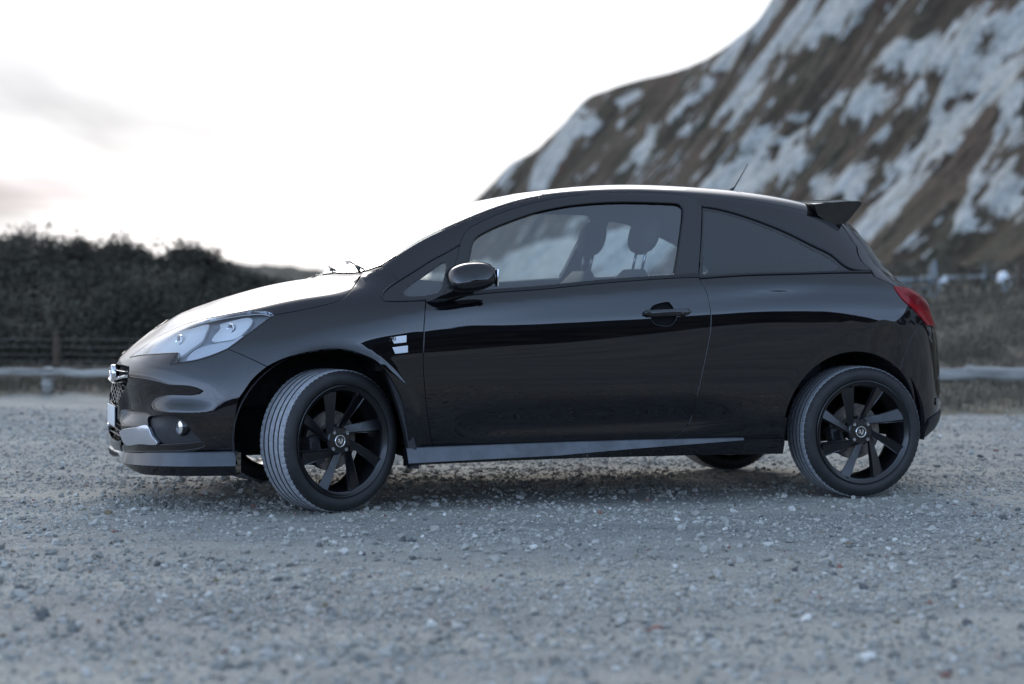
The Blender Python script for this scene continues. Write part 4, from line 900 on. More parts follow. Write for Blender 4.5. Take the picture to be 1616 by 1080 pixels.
def wheel(x,y,steer,spin,flip):
    w_=link('wheel',rim_me,CAR,(x,y,R_T),(0,0,steer+(math.pi if flip else 0)))
    # the spin turns wheel, tyre and fittings together
    w_.rotation_mode='XYZ'
    Mx=Matrix.Rotation(steer+(math.pi if flip else 0),4,'Z')@Matrix.Rotation(spin,4,'Y'); w_.rotation_euler=Mx.to_euler('XYZ')
    link('tyre',tyre_me,w_)
    for k in range(4):
        a=math.radians(45+90*k)
        link('wheel_bolt',bolt_me,w_,(.050*math.cos(a),-.073,.050*math.sin(a)),(0,0,0))
    cp=link('centre_cap',cap_me,w_,(0,-.0745,0))
    link('brake_disc',disc_f,w_,(0,.01,0)); 
    cb=link('brake_caliper',cal_me,w_,(0,.0,0),(0,spin_c-spin,0)); return w_
spin_c=math.radians(160)
STEER=math.radians(24)
YT=-.742
wheel(2.511,YT,0,math.radians(0),False)
wheel(2.511,-YT,0,math.radians(20),True)
# front: kingpin inboard of the wheel centre
def fw(side):
    kx,ky=-.012,side*.70
    off=Vector((0,side*.042,0)); off.rotate(Matrix.Rotation(STEER,3,'Z')); return kx+off.x,ky+off.y
x_,y_=fw(-1); wheel(x_,y_,STEER,math.radians(4),False)
x_,y_=fw(1); wheel(x_,y_,STEER,math.radians(50),True)
# ---- door handles
for d_,s_ in ((door,-1),(door2,1)):
    cup=panel('handle_recess',hcup,'side',SHELL,d_,side=s_,off=-.013,thick=.0,res=.01,gap=-.004)
    secs=[]
    for t in np.linspace(0,1,18):
        x=1.402+.228*t; q,_n=project('side',(x,.860)); 
        e=min(1,t/.06,(1-t)/.05)**.5; h=.0165*e*(1-.25*abs(t-.4)); z=.8555+.010*t; lift=.016+.014*math.sin(math.pi*min(1,t*1.05))
        dpt=.010
        y=q[1]+lift-.004
        secs.append([(x,y-dpt,z-h),(x,y-.002,z-h),(x,y+.002,z-.2*h),(x,y+.001,z+.3*h),(x,y-.003,z+h*.95),(x,y-dpt,z+h)])
    sweep('door_handle',secs,PAINT,d_,s_,50)
    for xx in (1.418,1.595):
        bm=bmesh.new(); q,_n=project('side',(xx,.858)); add_box(bm,(xx,(q[1]+.008)*s_,.857),(.03,.03,.018),bev=.004); bobj('handle_mount',bm,GLOSSB,d_)
# ---- wing badges: small bright trapezoids
for nm,k in (('badge1','badge1'),('badge2','badge2')):
    for s_ in (-1,1):
        b_=panel('wing_badge',path([*C[k],C[k][0]],step=.05),'side',SILVER,wing if s_<0 else wing2,side=s_,off=.0035,thick=.004,gap=0,res=.02)
        if k=='badge1':
            a_=np.array(C[k]); f=lambda u,v: tuple((a_[0]*(1-u)+a_[1]*u)*(1-v)+(a_[3]*(1-u)+a_[2]*u)*v)
            cur=[]
            pass
def textobj(s,size,mt,parent,M4,ext=.0006,shear=0,name='lettering',bold=0):
    cu=bpy.data.curves.new(name,'FONT'); cu.body=s; cu.size=size; cu.extrude=ext; cu.align_x='CENTER'; cu.align_y='CENTER'; cu.shear=shear; cu.offset=bold
    o=bpy.data.objects.new(name,cu); COL.objects.link(o); bpy.context.view_layer.update()
    dg=bpy.context.evaluated_depsgraph_get(); me=bpy.data.meshes.new_from_object(o.evaluated_get(dg)); bpy.data.objects.remove(o)
    me.transform(M4); me.materials.clear(); me.materials.append(mt)
    o=bpy.data.objects.new(name,me); COL.objects.link(o); o.parent=parent; return o
# the upper badge carries worn dark letters
_q,_nn=project('side',(.245,.744)); 
Mt=Matrix.Translation((.2465,-(_q[1]+.0045),.744))@Matrix.Rotation(math.radians(-7),4,'Y')@Matrix.Rotation(math.radians(90),4,'X')
textobj('SRi',.026,GLOSSB,wing,Mt,.0004,.2,bold=.0004)
# ---- door mirrors
def mirror_cap(s_):
    par=door if s_<0 else door2
    # outline of the cap in the side view about its centre, swept into a rounded shell
    c=np.array([.583,.955,1.008]); n=40; V=[];F=[]
    def outl(t):
        a=2*math.pi*t; x=math.cos(a); z=math.sin(a)
        rx=.110; rz=.069 if z>0 else .062
        # fuller at the upper front, flatter below
        xx=rx*np.sign(x)*abs(x)**.85; zz=rz*np.sign(z)*abs(z)**.80
        zz+=.012*x*(z<0)*.6+.010*x
        return xx,zz
    rings=[]; prof=[(-.075,.90),(-.070,.95),(-.03,.985),(.01,.97),(.035,.88),(.055,.70),(.067,.45),(.071,.2),(.072,.02)]
    for y,k in prof:
        rings.append([(c[0]+outl(i/n)[0]*k-.012*(1-k),(c[1]+y),c[2]+outl(i/n)[1]*k-.004*(1-k)) for i in range(n)])
    for r in rings: V+=[(a,b*s_,cc) for a,b,cc in r]
    for i in range(len(rings)-1):
        for k in range(n): F.append((i*n+k,i*n+(k+1)%n,(i+1)*n+(k+1)%n,(i+1)*n+k))
    # crease: cells below the crease line go black
    I=[]
    V=np.array(V)
    for i in range(len(V)):
        zc=c[2]-.022+.10*(V[i,0]-c[0]); d=V[i,2]-zc
        if d<0 : V[i,1]-=s_*.012*min(1,-d/.05)
        V[i,1]-=s_*.30*max(0,d)
    for f in F:
        q=V[list(f)].mean(0); I.append(1 if q[2]<c[2]-.022+.10*(q[0]-c[0]) else 0)
    F.append(tuple(range(n)));I.append(1)
    if s_<0: F=[f[::-1] for f in F]
    o=mobj('wing_mirror',V,F,[PAINT,GLOSSB],par,matidx=I); o.data.set_sharp_from_angle(angle=math.radians(40))
    # stalk: slanted foot from the door top to the housing
    secs=[]
    for t in np.linspace(0,1,8):
        x=.405+.10*t; z=.895+.050*t; y=.80+.11*t; wd=.030+.01*t
        secs.append([(x-.012,y,z),(x+.008,y+.012,z+.012),(x+wd+.04,y+.01,z+.012-.0*t),(x+wd+.06,y-.015,z-.004),(x+.02,y-.02,z-.016)])
    sweep('mirror_stalk',secs,GLOSSB,par,s_,40)
    bm=bmesh.new(); vs_=add_box(bm,(c[0]+.100,(c[1]-.008)*s_,c[2]),(.008,.085,.075),bev=.003); bobj('mirror_glass',bm,CHROME,par)
mirror_cap(-1); mirror_cap(1)
# ---- rear spoiler
secs=[]
for y in list(np.linspace(-.575,.575,41)):
    t=abs(y)/.575; e=1-.10*sm(.9,1,t)
    dx=-.060*t*t; dz=-.030*t*t
    ztop=1.412; 
    P=[(2.44,1.405),(2.50,1.412),(2.60,1.420),(2.675,1.424),(2.690,1.418),(2.692,1.410),(2.625,1.334),(2.605,1.316),(2.54,1.306),(2.46,1.352)]
    secs.append([(a+dx,y,b+dz) for a,b in P])
sweep('roof_spoiler',secs,PAINT,CAR,1,35)
# ---- wipers, aerial
for pv,tip,kk in (((.20,-.40),(.245,.16),0),((.18,.10),(.25,.56),1)):
    bm=bmesh.new(); P=[]
    for t in np.linspace(0,1,16):
        xx=pv[0]+.035+(tip[0]-pv[0])*t+.05*math.sin(t*math.pi)*0; yy=pv[1]+(tip[1]-pv[1])*t; q_,nn=project('top',(xx,yy)); P.append(q_+nn*.006)
    add_tube(bm,[p+np.array([0,0,-.003]) for p in P],.003,6); add_tube(bm,[P[0]+np.array([-.02,0,-.006]),P[4]+np.array([-.012,0,-.002]),P[8]+np.array([-.003,0,-.001])],[.006,.005,.003],8)
    bobj('wiper',bm,PLASTIC,CAR)
bm=bmesh.new(); add_tube(bm,[(2.20,0,1.450),(2.212,0,1.468),(2.228,0,1.482),(2.30,0,1.60)],[.018,.010,.0035,.0018],8); bobj('aerial',bm,PLASTIC,CAR)
# ---- cabin
CLOTH=speckled(mat('seat_cloth',(.03,.032,.036),.85),90,.5,.6,.2); DASH=mat('dash_plastic',(.018,.018,.02),.6)
def blob(name,secs_,mt,parent): return sweep(name,secs_,mt,parent,1,60)
def rrect(cx,cy,z,wx,wy,n=5,rr=.35,tilt=0):
    P=[]
    for q in range(4):
        for k in range(n):
            a=math.pi/2*(q+k/(n-1)); sx=(1,-1,-1,1)[q]; sy=(1,1,-1,-1)[q]
            P.append((cx+sx*wx/2*(1-rr)+wx/2*rr*math.cos(a),cy+sy*wy/2*(1-rr)+wy/2*rr*math.sin(a),z))
    return P
for y in (-.36,.36):
    sx=.0
    seat=blob('front_seat',[rrect(1.17,y,.38,.48,.46),rrect(1.15,y,.44,.54,.52),rrect(1.14,y,.50,.52,.50),rrect(1.13,y,.54,.46,.44)],CLOTH,CAR)
    bk=[]
    for t in np.linspace(0,1,9):
        z=.48+.58*t; x=1.38+.17*t; wd=.50-.08*t-(.16*max(0,t-.8)/.2)**1; th=.16-.06*t
        bk.append(rrect(x,y,z,th*(1 if t<1 else .5),wd*(1 if t<1 else .7)))
    blob('seat_back',bk,CLOTH,seat)
    hr=[]
    for t in np.linspace(-1,1,11):
        k=math.sqrt(max(0,1-abs(t)**2.6)); z=1.225+.095*t; hr.append(rrect(1.600+.02*t,y,z,.115*max(k,.15),.255*max(k,.2),rr=.9))
    blob('headrest',hr,CLOTH,seat)
    bm=bmesh.new()
    pass
    bm.free()
    for dy in (-.06,.06):
        bm=bmesh.new(); add_tube(bm,[(1.565,y+dy,1.05),(1.590,y+dy,1.16)],.007,8); bobj('headrest_post',bm,SATIN,seat)
rs=blob('rear_seat',[rrect(2.1,0,.44,.5,1.1),rrect(2.1,0,.56,.5,1.15)],CLOTH,CAR)
blob('seat_back',[rrect(2.36,0,.5,.14,1.15),rrect(2.44,0,.93,.12,1.1),rrect(2.45,0,.98,.06,1.05)],CLOTH,rs)
dash=[]
for y in np.linspace(-.68,.68,9):
    dash.append([(.22,y,.98),(.42,y,1.00),(.62,y,.985),(.74,y,.93),(.74,y,.80),(.60,y,.60),(.22,y,.60)])
sweep('dashboard',dash,DASH,CAR,1,40)
bm=bmesh.new(); Rw=Matrix.Rotation(math.radians(-65),4,'Y')
pts=[Rw@Vector((.185*math.cos(a),.185*math.sin(a),0))+Vector((.90,.36,.93)) for a in np.linspace(0,2*math.pi,33)]
add_tube(bm,pts,.014,8,caps=False); add_tube(bm,[(.90,.36,.93),(.72,.36,.87)],.03,8); add_tube(bm,[pts[0],(.90,.36,.93),pts[16]],.014,6)
bobj('steering_wheel',bm,DASH,CAR)
bm=bmesh.new(); add_box(bm,(.84,0,1.255),(.03,.22,.06),bev=.01); add_tube(bm,[(.84,0,1.28),(.87,0,1.33)],.01,6); bobj('interior_mirror',bm,DASH,CAR)
CLIFF_RIDGE=[[-14.9,420.0,19.8],[-8.9,400.0,20.3],[-1.0,380.0,26.8],[3.8,360.0,28.4],[8.6,340.0,31.4],[11.9,325.0,34.3],[15.4,310.0,34.5],[18.9,300.0,34.8],[23.1,280.0,33.9],[27.1,265.0,34.3],[30.5,250.0,36.2],[32.0,240.0,38.3],[35.5,220.0,43.9],[40.0,190.0,49.3],[43.7,165.0,52.7],[45.5,140.0,52.7],[46.6,110.0,50.7],[49.9,85.0,47.8],[60,62,45],[84,32,43],[125,-10,41],[170,-60,40]]
CLIFF_BASE=[[-18.1,372.0,1.0],[-12.4,350.0,1.0],[-7.4,330.0,1.0],[-4.9,310.0,1.0],[-2.2,290.0,1.0],[-0.3,275.0,1.0],[1.5,262.0,1.0],[3.0,250.0,1.0],[4.4,235.0,1.0],[5.9,220.0,1.0],[7.2,205.0,1.0],[7.8,195.0,1.0],[9.9,175.0,1.0],[12.4,150.0,1.0],[15.0,130.0,1.0],[19.4,100.0,1.2],[23.2,75.0,1.4],[26.9,55.0,1.6],[33,36,2],[46,12,3],[72,-25,4],[110,-75,4]]
def cliff_pos(s,t):
    """s along the foot (0 far .. 17 near), t up the face (0 foot .. 1 crest, beyond 1 the plateau)"""
    R=np.array(CLIFF_RIDGE);B=np.array(CLIFF_BASE); k=np.arange(len(R))
    def cub(A):
        # smooth interpolation
        i=np.clip(np.floor(s).astype(int),0,len(R)-2); f=np.clip(s-i,0,1)
        m=np.gradient(A,axis=0)
        f=f[...,None]; return (2*f**3-3*f**2+1)*A[i]+(f**3-2*f**2+f)*m[i]+(-2*f**3+3*f**2)*A[i+1]+(f**3-f**2)*m[i+1]
    r=cub(R);b=cub(B); tt=t[...,None]
    u=np.clip(tt,0,1); P=b+(r-b)*u
    P[...,2]=(b+(r-b)*(.30*u+.70*u**1.5-.0*u))[...,2]
    d=(r-b)*[1,1,0]; d/=np.linalg.norm(d,axis=-1,keepdims=True)
    ov=np.maximum(tt-1,0); P=P+d*ov*160; P[...,2]+=(ov[...,0]*6)
    P[...,2]-=np.maximum(-tt[...,0],0)*60; P-=d*np.maximum(-tt,0)*60*np.array([1,1,0])
    return P
CHALK=[
 [(15.02,0.465),(14.89,0.462),(14.82,0.455),(14.75,0.458),(14.68,0.452),(14.65,0.435),(14.55,0.472),(14.48,0.482),(14.41,0.472),(14.38,0.452),(14.21,0.462),(14,0.475),(14,0.448),(14.17,0.411),(14.41,0.398),(14.48,0.421),(14.55,0.405),(14.58,0.381),(14.48,0.378),(14.44,0.361),(14.55,0.334),(14.62,0.341),(14.65,0.324),(14.65,0.301),(14.62,0.278),(14.58,0.264),(14.51,0.251),(14.62,0.214),(14.58,0.181),(14.58,0.154),(14.62,0.124),(14.72,0.107),(14.75,0.134),(14.85,0.151),(14.85,0.184),(14.85,0.211),(14.85,0.234),(14.99,0.247),(14.99,0.288),(15.09,0.308),(15.13,0.341),(15.13,0.368),(15.13,0.388),(15.09,0.415),(15.06,0.438)],
 [(13.8,0.441),(13.97,0.428),(14.07,0.408),(14.21,0.368),(14.1,0.361),(14.04,0.348),(13.87,0.371),(13.83,0.408)],
 [(13.87,0.452),(13.93,0.458),(14,0.445),(13.93,0.441)],
 [(15.19,0.334),(15.16,0.328),(15.16,0.308),(15.16,0.284),(15.16,0.247),(15.16,0.217),(15.16,0.191),(15.19,0.154),(15.23,0.114),(15.26,0.117),(15.26,0.144),(15.23,0.181),(15.26,0.201),(15.26,0.227),(15.33,0.244),(15.26,0.278),(15.23,0.308)],
 [(15.26,0.154),(15.26,0.194),(15.3,0.224),(15.33,0.231),(15.4,0.187),(15.36,0.167),(15.4,0.124)],
 [(15.43,0.13),(15.47,0.137),(15.5,0.124),(15.43,0.124)],
 [(13.66,0.418),(13.56,0.405),(13.49,0.368),(13.49,0.351),(13.53,0.361),(13.63,0.385),(13.76,0.405)],
 [(13.39,0.381),(13.12,0.388),(12.84,0.401),(12.57,0.445),(12.47,0.428),(12.64,0.378),(12.3,0.378),(11.86,0.401),(11.82,0.361),(12.16,0.321),(12.57,0.291),(12.95,0.264),(13.15,0.291),(13.49,0.291),(13.59,0.314),(13.42,0.358)],
 [(13.93,0.227),(13.83,0.261),(14.07,0.258),(14.17,0.231),(14.17,0.204)],
 [(14.31,0.194),(14.17,0.234),(14.24,0.258),(14.27,0.281),(14.44,0.254),(14.44,0.231),(14.48,0.187),(14.44,0.161)],
 [(14.27,0.298),(14.34,0.324),(14.48,0.314),(14.48,0.294),(14.41,0.281)],
 [(11.79,0.786),(11.65,0.88),(12.3,0.776),(12.33,0.709),(12.26,0.696),(11.89,0.736),(11.58,0.769)],
 [(11.21,0.796),(11.79,0.729),(11.99,0.682),(11.96,0.652),(11.96,0.619),(11.72,0.649)],
 [(12.37,0.589),(12.2,0.589),(12.13,0.565),(12.03,0.542),(11.89,0.505),(11.75,0.528),(11.86,0.582),(11.99,0.615)],
 [(12.33,0.656),(12.26,0.615),(12.16,0.629),(12.23,0.666)],
 [(12.47,0.702),(12.47,0.669),(12.3,0.702),(12.37,0.719)],
 [(12.67,0.706),(12.64,0.679),(12.54,0.702),(12.57,0.722)],
 [(10.83,1),(10.97,0.997),(10.08,1),(11,0.886),(9.88,0.923),(9.71,0.876),(9.3,0.913),(9.37,0.973),(9.74,1),(10.19,1)],
 [(13.05,0.592),(13.15,0.582),(13.22,0.565),(13.12,0.575)],
 [(12.98,0.438),(13.12,0.435),(13.15,0.418),(13.08,0.418)],
 [(9.54,0.993),(9.85,0.96),(9.71,0.896),(9.4,0.9),(9.2,0.933),(9.33,0.963)],
 [(9.16,0.913),(9.44,0.883),(9.3,0.839),(8.99,0.833),(8.82,0.773),(8.69,0.756),(8.59,0.816),(8.82,0.839),(9.13,0.89)],
 [(7.97,0.796),(8.35,0.739),(8.38,0.679),(8.14,0.629),(7.73,0.652),(7.77,0.706),(7.94,0.759)],
 [(9.4,0.739),(9.74,0.719),(9.57,0.686),(9.03,0.696),(8.82,0.719)],
 [(11.48,0.642),(11.62,0.632),(11.58,0.595),(11.34,0.599),(11.04,0.635)],
 [(4.74,1),(5.18,0.973),(5.52,0.923),(6.1,0.876),(5.72,0.829),(5.18,0.809),(5.08,0.739),(4.63,0.689),(4.36,0.632),(3.41,0.719),(3.44,0.813),(3.47,0.903),(3.82,0.93),(4.05,1),(4.6,0.977)],
 [(6.75,0.839),(6.98,0.856),(7.02,0.819),(6.85,0.803)],
 [(2.73,1),(2.38,0.943),(2.11,0.849),(1.64,0.923),(2.04,0.993)],
 [(6.37,0.95),(7.22,0.957),(7.29,0.936),(6.75,0.883)],
]
SCRUB_PATCH=[
 [(14.72,0.331),(14.72,0.344),(14.79,0.348),(14.82,0.338),(14.85,0.344),(14.89,0.324),(14.79,0.324)],
 [(14.92,0.381),(14.99,0.385),(15.06,0.388),(15.09,0.381),(15.06,0.375)],
 [(14.65,0.251),(14.72,0.271),(14.75,0.284),(14.79,0.268),(14.72,0.254)],
 [(14.79,0.401),(14.82,0.415),(14.85,0.415),(14.85,0.405),(14.82,0.398)],
 [(14.58,0.344),(14.58,0.371),(14.55,0.395),(14.62,0.375),(14.62,0.341)],
 [(14.55,0.281),(14.55,0.308),(14.58,0.328),(14.62,0.334),(14.58,0.298)],
 [(15.23,0.201),(15.19,0.224),(15.19,0.247),(15.19,0.268),(15.23,0.234)],
 [(14.72,0.221),(14.68,0.244),(14.72,0.234),(14.75,0.211)],
 [(14.79,0.164),(14.79,0.184),(14.82,0.171)],
 [(12.91,0.348),(12.91,0.371),(13.08,0.348),(13.08,0.328)],
 [(13.22,0.361),(13.32,0.368),(13.46,0.344),(13.35,0.334)],
 [(4.94,0.946),(5.18,0.936),(5.66,0.903),(5.38,0.896)],
]
# ------------------------------------------------------------------ noise on arrays
def vnoise(x,y,seed=0):
    r=np.random.default_rng(seed).random((256,256)); xi=np.floor(x).astype(int);yi=np.floor(y).astype(int); fx=x-xi;fy=y-yi
    fx=fx*fx*fx*(fx*(fx*6-15)+10);fy=fy*fy*fy*(fy*(fy*6-15)+10); a=xi&255;b=yi&255;a1=(a+1)&255;b1=(b+1)&255
    return (r[a,b]*(1-fx)+r[a1,b]*fx)*(1-fy)+(r[a,b1]*(1-fx)+r[a1,b1]*fx)*fy
def fbm(x,y,o=5,seed=0,g_=.5):
    s=0;a=1;n=0
    for k in range(o): s=s+a*(vnoise(x*2**k+17.3*k,y*2**k+5.1*k,seed+k)-.5);n+=a*.5;a*=g_
    return s/n
def grid(name,P,mt,attrs=None,smooth=True,flip=False,parent=None):
    nu,nv=P.shape[:2]; V=P.reshape(-1,3); Q=_gridfaces(nu,nv)
    if flip: Q=Q[:,::-1]
    me=bpy.data.meshes.new(name); me.vertices.add(len(V)); me.vertices.foreach_set('co',V.astype(np.float32).ravel())
    me.loops.add(len(Q)*4); me.loops.foreach_set('vertex_index',Q.astype(np.int32).ravel())
    me.polygons.add(len(Q)); me.polygons.foreach_set('loop_start',np.arange(0,len(Q)*4,4,dtype=np.int32))
    me.update(calc_edges=True); me.polygons.foreach_set('use_smooth',[smooth]*len(Q))
    for m in (mt if isinstance(mt,(list,tuple)) else [mt]): me.materials.append(m)
    for k,v in (attrs or {}).items():
        a=me.attributes.new(k,'FLOAT','POINT'); a.data.foreach_set('value',v.astype(np.float32).ravel())
    me.update(); o=bpy.data.objects.new(name,me); COL.objects.link(o)
    if parent: o.parent=parent
    return o
def soup(name,V,F,mt,parent=None,attrs=None,smooth=False):
    """V (n,3), F (m,3|4) fast mesh"""
    me=bpy.data.meshes.new(name); V=np.asarray(V,np.float32);F=np.asarray(F,np.int32); k=F.shape[1]
    me.vertices.add(len(V)); me.vertices.foreach_set('co',V.ravel()); me.loops.add(F.size); me.loops.foreach_set('vertex_index',F.ravel())
    me.polygons.add(len(F)); me.polygons.foreach_set('loop_start',np.arange(0,F.size,k,dtype=np.int32)); me.update(calc_edges=True)
    me.polygons.foreach_set('use_smooth',[smooth]*len(F))
    for m in (mt if isinstance(mt,(list,tuple)) else [mt]): me.materials.append(m)
    for kk,v in (attrs or {}).items():
        a=me.attributes.new(kk,'FLOAT','POINT'); a.data.foreach_set('value',np.asarray(v,np.float32).ravel())
    o=bpy.data.objects.new(name,me); COL.objects.link(o)
    if parent: o.parent=parent
    return o
# ------------------------------------------------------------------ ground height
def edge_line(X): return 18.2-2.7*sm(.5,3.4,X)+.35*fbm(X*.9,X*0+3,3,5)
def ground_z(X,Y):
    z=.0*X
    bank=sm(15.6,24,Y)*sm(1.5,5.0,X)*(.50+.16*np.clip(X-4,0,8))*(1-.35*sm(26,34,Y))
    z=z+bank+.07*fbm(X*.9,Y*.9,4,11)*sm(15,18,Y)
    # low earth lip where the yard ends
    e=Y-edge_line(X); z=z+.05*sm(-.1,.5,e)*(1-sm(.8,2.5,e)*.5)
    # scrub bank on the left, beyond the wire fence
    z=z+sm(21.3,27,Y)*(1-sm(-1.5,3.5,X))*(.85)*(1-sm(40,60,Y))
    # gentle rise towards the foot of the cliff
    z=z+sm(34,110,Y)*sm(-40,10,X)*1.0
    # bank behind the camera
    z=z+sm(13,26,-Y)*(1.3+.3*fbm(X*.06,Y*.06,4,3)+.45*fbm(X*.35,Y*.35,3,4)+sm(-30,6,X)*2.0+sm(8,26,X)*4.6+sm(24,40,X)*8.0+.012*np.clip(-Y-20,0,200))
    z=z+sm(8.5,20,X)*(1-sm(13,24,Y))*sm(-17,-8,Y)*(4.5+1.5*fbm(X*.2,Y*.2,4,6))
    return z
def axis(parts):
    a=[]
    for lo,hi,n in parts: a+=list(np.linspace(lo,hi,n,endpoint=False))
    a.append(parts[-1][1]); return np.array(a)
xs=axis([(-900,-60,14),(-60,-14,46),(-14,-4,60),(-4,4,300),(4,14,60),(14,60,46),(60,900,14)])
ys=axis([(-600,-60,12),(-60,-10,70),(-10,2,24),(2,4,20),(4,13,260),(13,19,90),(19,34,110),(34,70,36),(70,200,26),(200,1500,12)])
X,Y=np.meshgrid(xs,ys,indexing='ij'); Z=ground_z(X,Y)
yard=1-sm(-.15,.25,Y-edge_line(X)-.25*fbm(X*3,Y*3,3,9))
yard*=sm(-17,-15,Y)
track=np.clip(np.exp(-((Y-6.9-.10*X)/.16)**2)+np.exp(-((Y-5.45-.12*X)/.15)**2)+.8*np.exp(-((Y-11.8+.05*X)/.25)**2),0,1)*(.5+.5*fbm(X*.7,Y*.7,3,77))
near=sm(2,4,Y)*(1-sm(13,19,Y))*(1-sm(3.5,5,abs(X)))
Z=Z-.008*track*yard+(.010*fbm(X*1.3,Y*1.3,3,21)+.007*fbm(X*7,Y*7,4,22)*near)*yard
tr=np.exp(-((Y-(8.1+.3*X*0))/.5)**2)
GRAVEL=mat('ground_surface',(.2,.2,.2),.93,spec=.25); q=NB(GRAVEL)
geo=q.n('ShaderNodeNewGeometry'); pos=geo.outputs['Position']
aY=q.n('ShaderNodeAttribute',attribute_name='yard')
n1=q.noise(.55,5,.6,pos); n2=q.noise(6,5,.65,pos); n3=q.noise(60,4,.7,pos); n4=q.noise(2.1,4,.6,pos)
base=q.ramp(n2.outputs[0],[(.25,(.21,.205,.185)),(.5,(.285,.28,.255)),(.75,(.36,.352,.32))])
mpx=q.n('ShaderNodeMapping',{3:(.35,1.5,1)}); q.l(pos,mpx.inputs[0]); n1b=q.noise(1.0,5,.6,mpx.outputs[0])
patch=q.ramp(n1b.outputs[0],[(.34,(.70,.71,.73)),(.48,(.98,.98,.98)),(.64,(1.30,1.27,1.2))]); 
c1=q.mix(1.0,base.outputs[0],patch.outputs[0],'MULTIPLY')
v1=q.n('ShaderNodeTexVoronoi',{'Scale':62,'Randomness':1},feature='F1'); q.l(pos,v1.inputs['Vector'])
v2=q.n('ShaderNodeTexVoronoi',{'Scale':150,'Randomness':1},feature='F1'); q.l(pos,v2.inputs['Vector'])
def stonecol(v):
    s=q.n('ShaderNodeSeparateColor'); q.l(v.outputs['Color'],s.inputs[0])
    return q.ramp(s.outputs[0],[(0,(.13,.13,.125)),(.2,(.24,.235,.22)),(.45,(.35,.345,.32)),(.7,(.48,.47,.44)),(.86,(.64,.63,.59)),(.93,(.74,.73,.69)),(.965,(.30,.16,.13)),(1,(.20,.17,.12))],'CONSTANT')
s1=stonecol(v1);s2=stonecol(v2)
m1=q.ramp(v1.outputs['Distance'],[(.25,1),(.42,0)]); m2=q.ramp(v2.outputs['Distance'],[(.3,1),(.5,0)])
sel=q.ramp(n4.outputs[0],[(.40,.25),(.60,.9)]); 
ms=q.n('ShaderNodeMath',operation='MULTIPLY'); q.l(m1.outputs[0],ms.inputs[0]); q.l(sel.outputs[0],ms.inputs[1])
c2=q.mix(m2.outputs[0],c1,s2.outputs[0]); c2b=q.mix(.8,c1,c2); c3=q.mix(ms.outputs[0],c2b,s1.outputs[0])
# verge: brown soil and thin dead grass
vg=q.ramp(n2.outputs[0],[(.25,(.07,.058,.044)),(.5,(.135,.115,.088)),(.75,(.21,.185,.145))]); vg2=q.ramp(n1.outputs[0],[(.4,(.8,.8,.8)),(.6,(1.1,1.15,1.0))]); vv=q.mix(1.0,vg.outputs[0],vg2.outputs[0],'MULTIPLY')
aS=q.n('ShaderNodeAttribute',attribute_name='scrub'); vv=q.mix(aS.outputs['Fac'],vv,q.ramp(n1.outputs[0],[(.35,(.010,.011,.009)),(.52,(.034,.034,.028)),(.68,(.075,.072,.058))]).outputs[0])
aT=q.n('ShaderNodeAttribute',attribute_name='track'); tf=q.n('ShaderNodeMath',{1:.55},operation='MULTIPLY'); q.l(aT.outputs['Fac'],tf.inputs[0]); c3=q.mix(tf.outputs[0],c3,(.33,.332,.318))
fin=q.mix(aY.outputs['Fac'],vv,c3); fin=q.mix(1.0,fin,(.97,.985,.975),'MULTIPLY'); q.l(fin,q.b.inputs['Base Color'])
hb=q.n('ShaderNodeMath',operation='ADD'); hs=q.n('ShaderNodeMath',operation='MULTIPLY',inp={1:-.9}); q.l(v1.outputs['Distance'],hs.inputs[0]); q.l(n3.outputs[0],hb.inputs[0]); q.l(hs.outputs[0],hb.inputs[1])
q.l(q.bump(hb.outputs[0],.4,.008),q.b.inputs['Normal'])
ground=grid('ground',np.stack([X,Y,Z],-1),GRAVEL,{'yard':yard,'track':track,'scrub':np.maximum(sm(11,15,-Y),sm(8,13,X)*(1-sm(14,24,Y)))}); tag(ground,'pale grey gravel yard giving way to brown verge','ground',kind='structure')
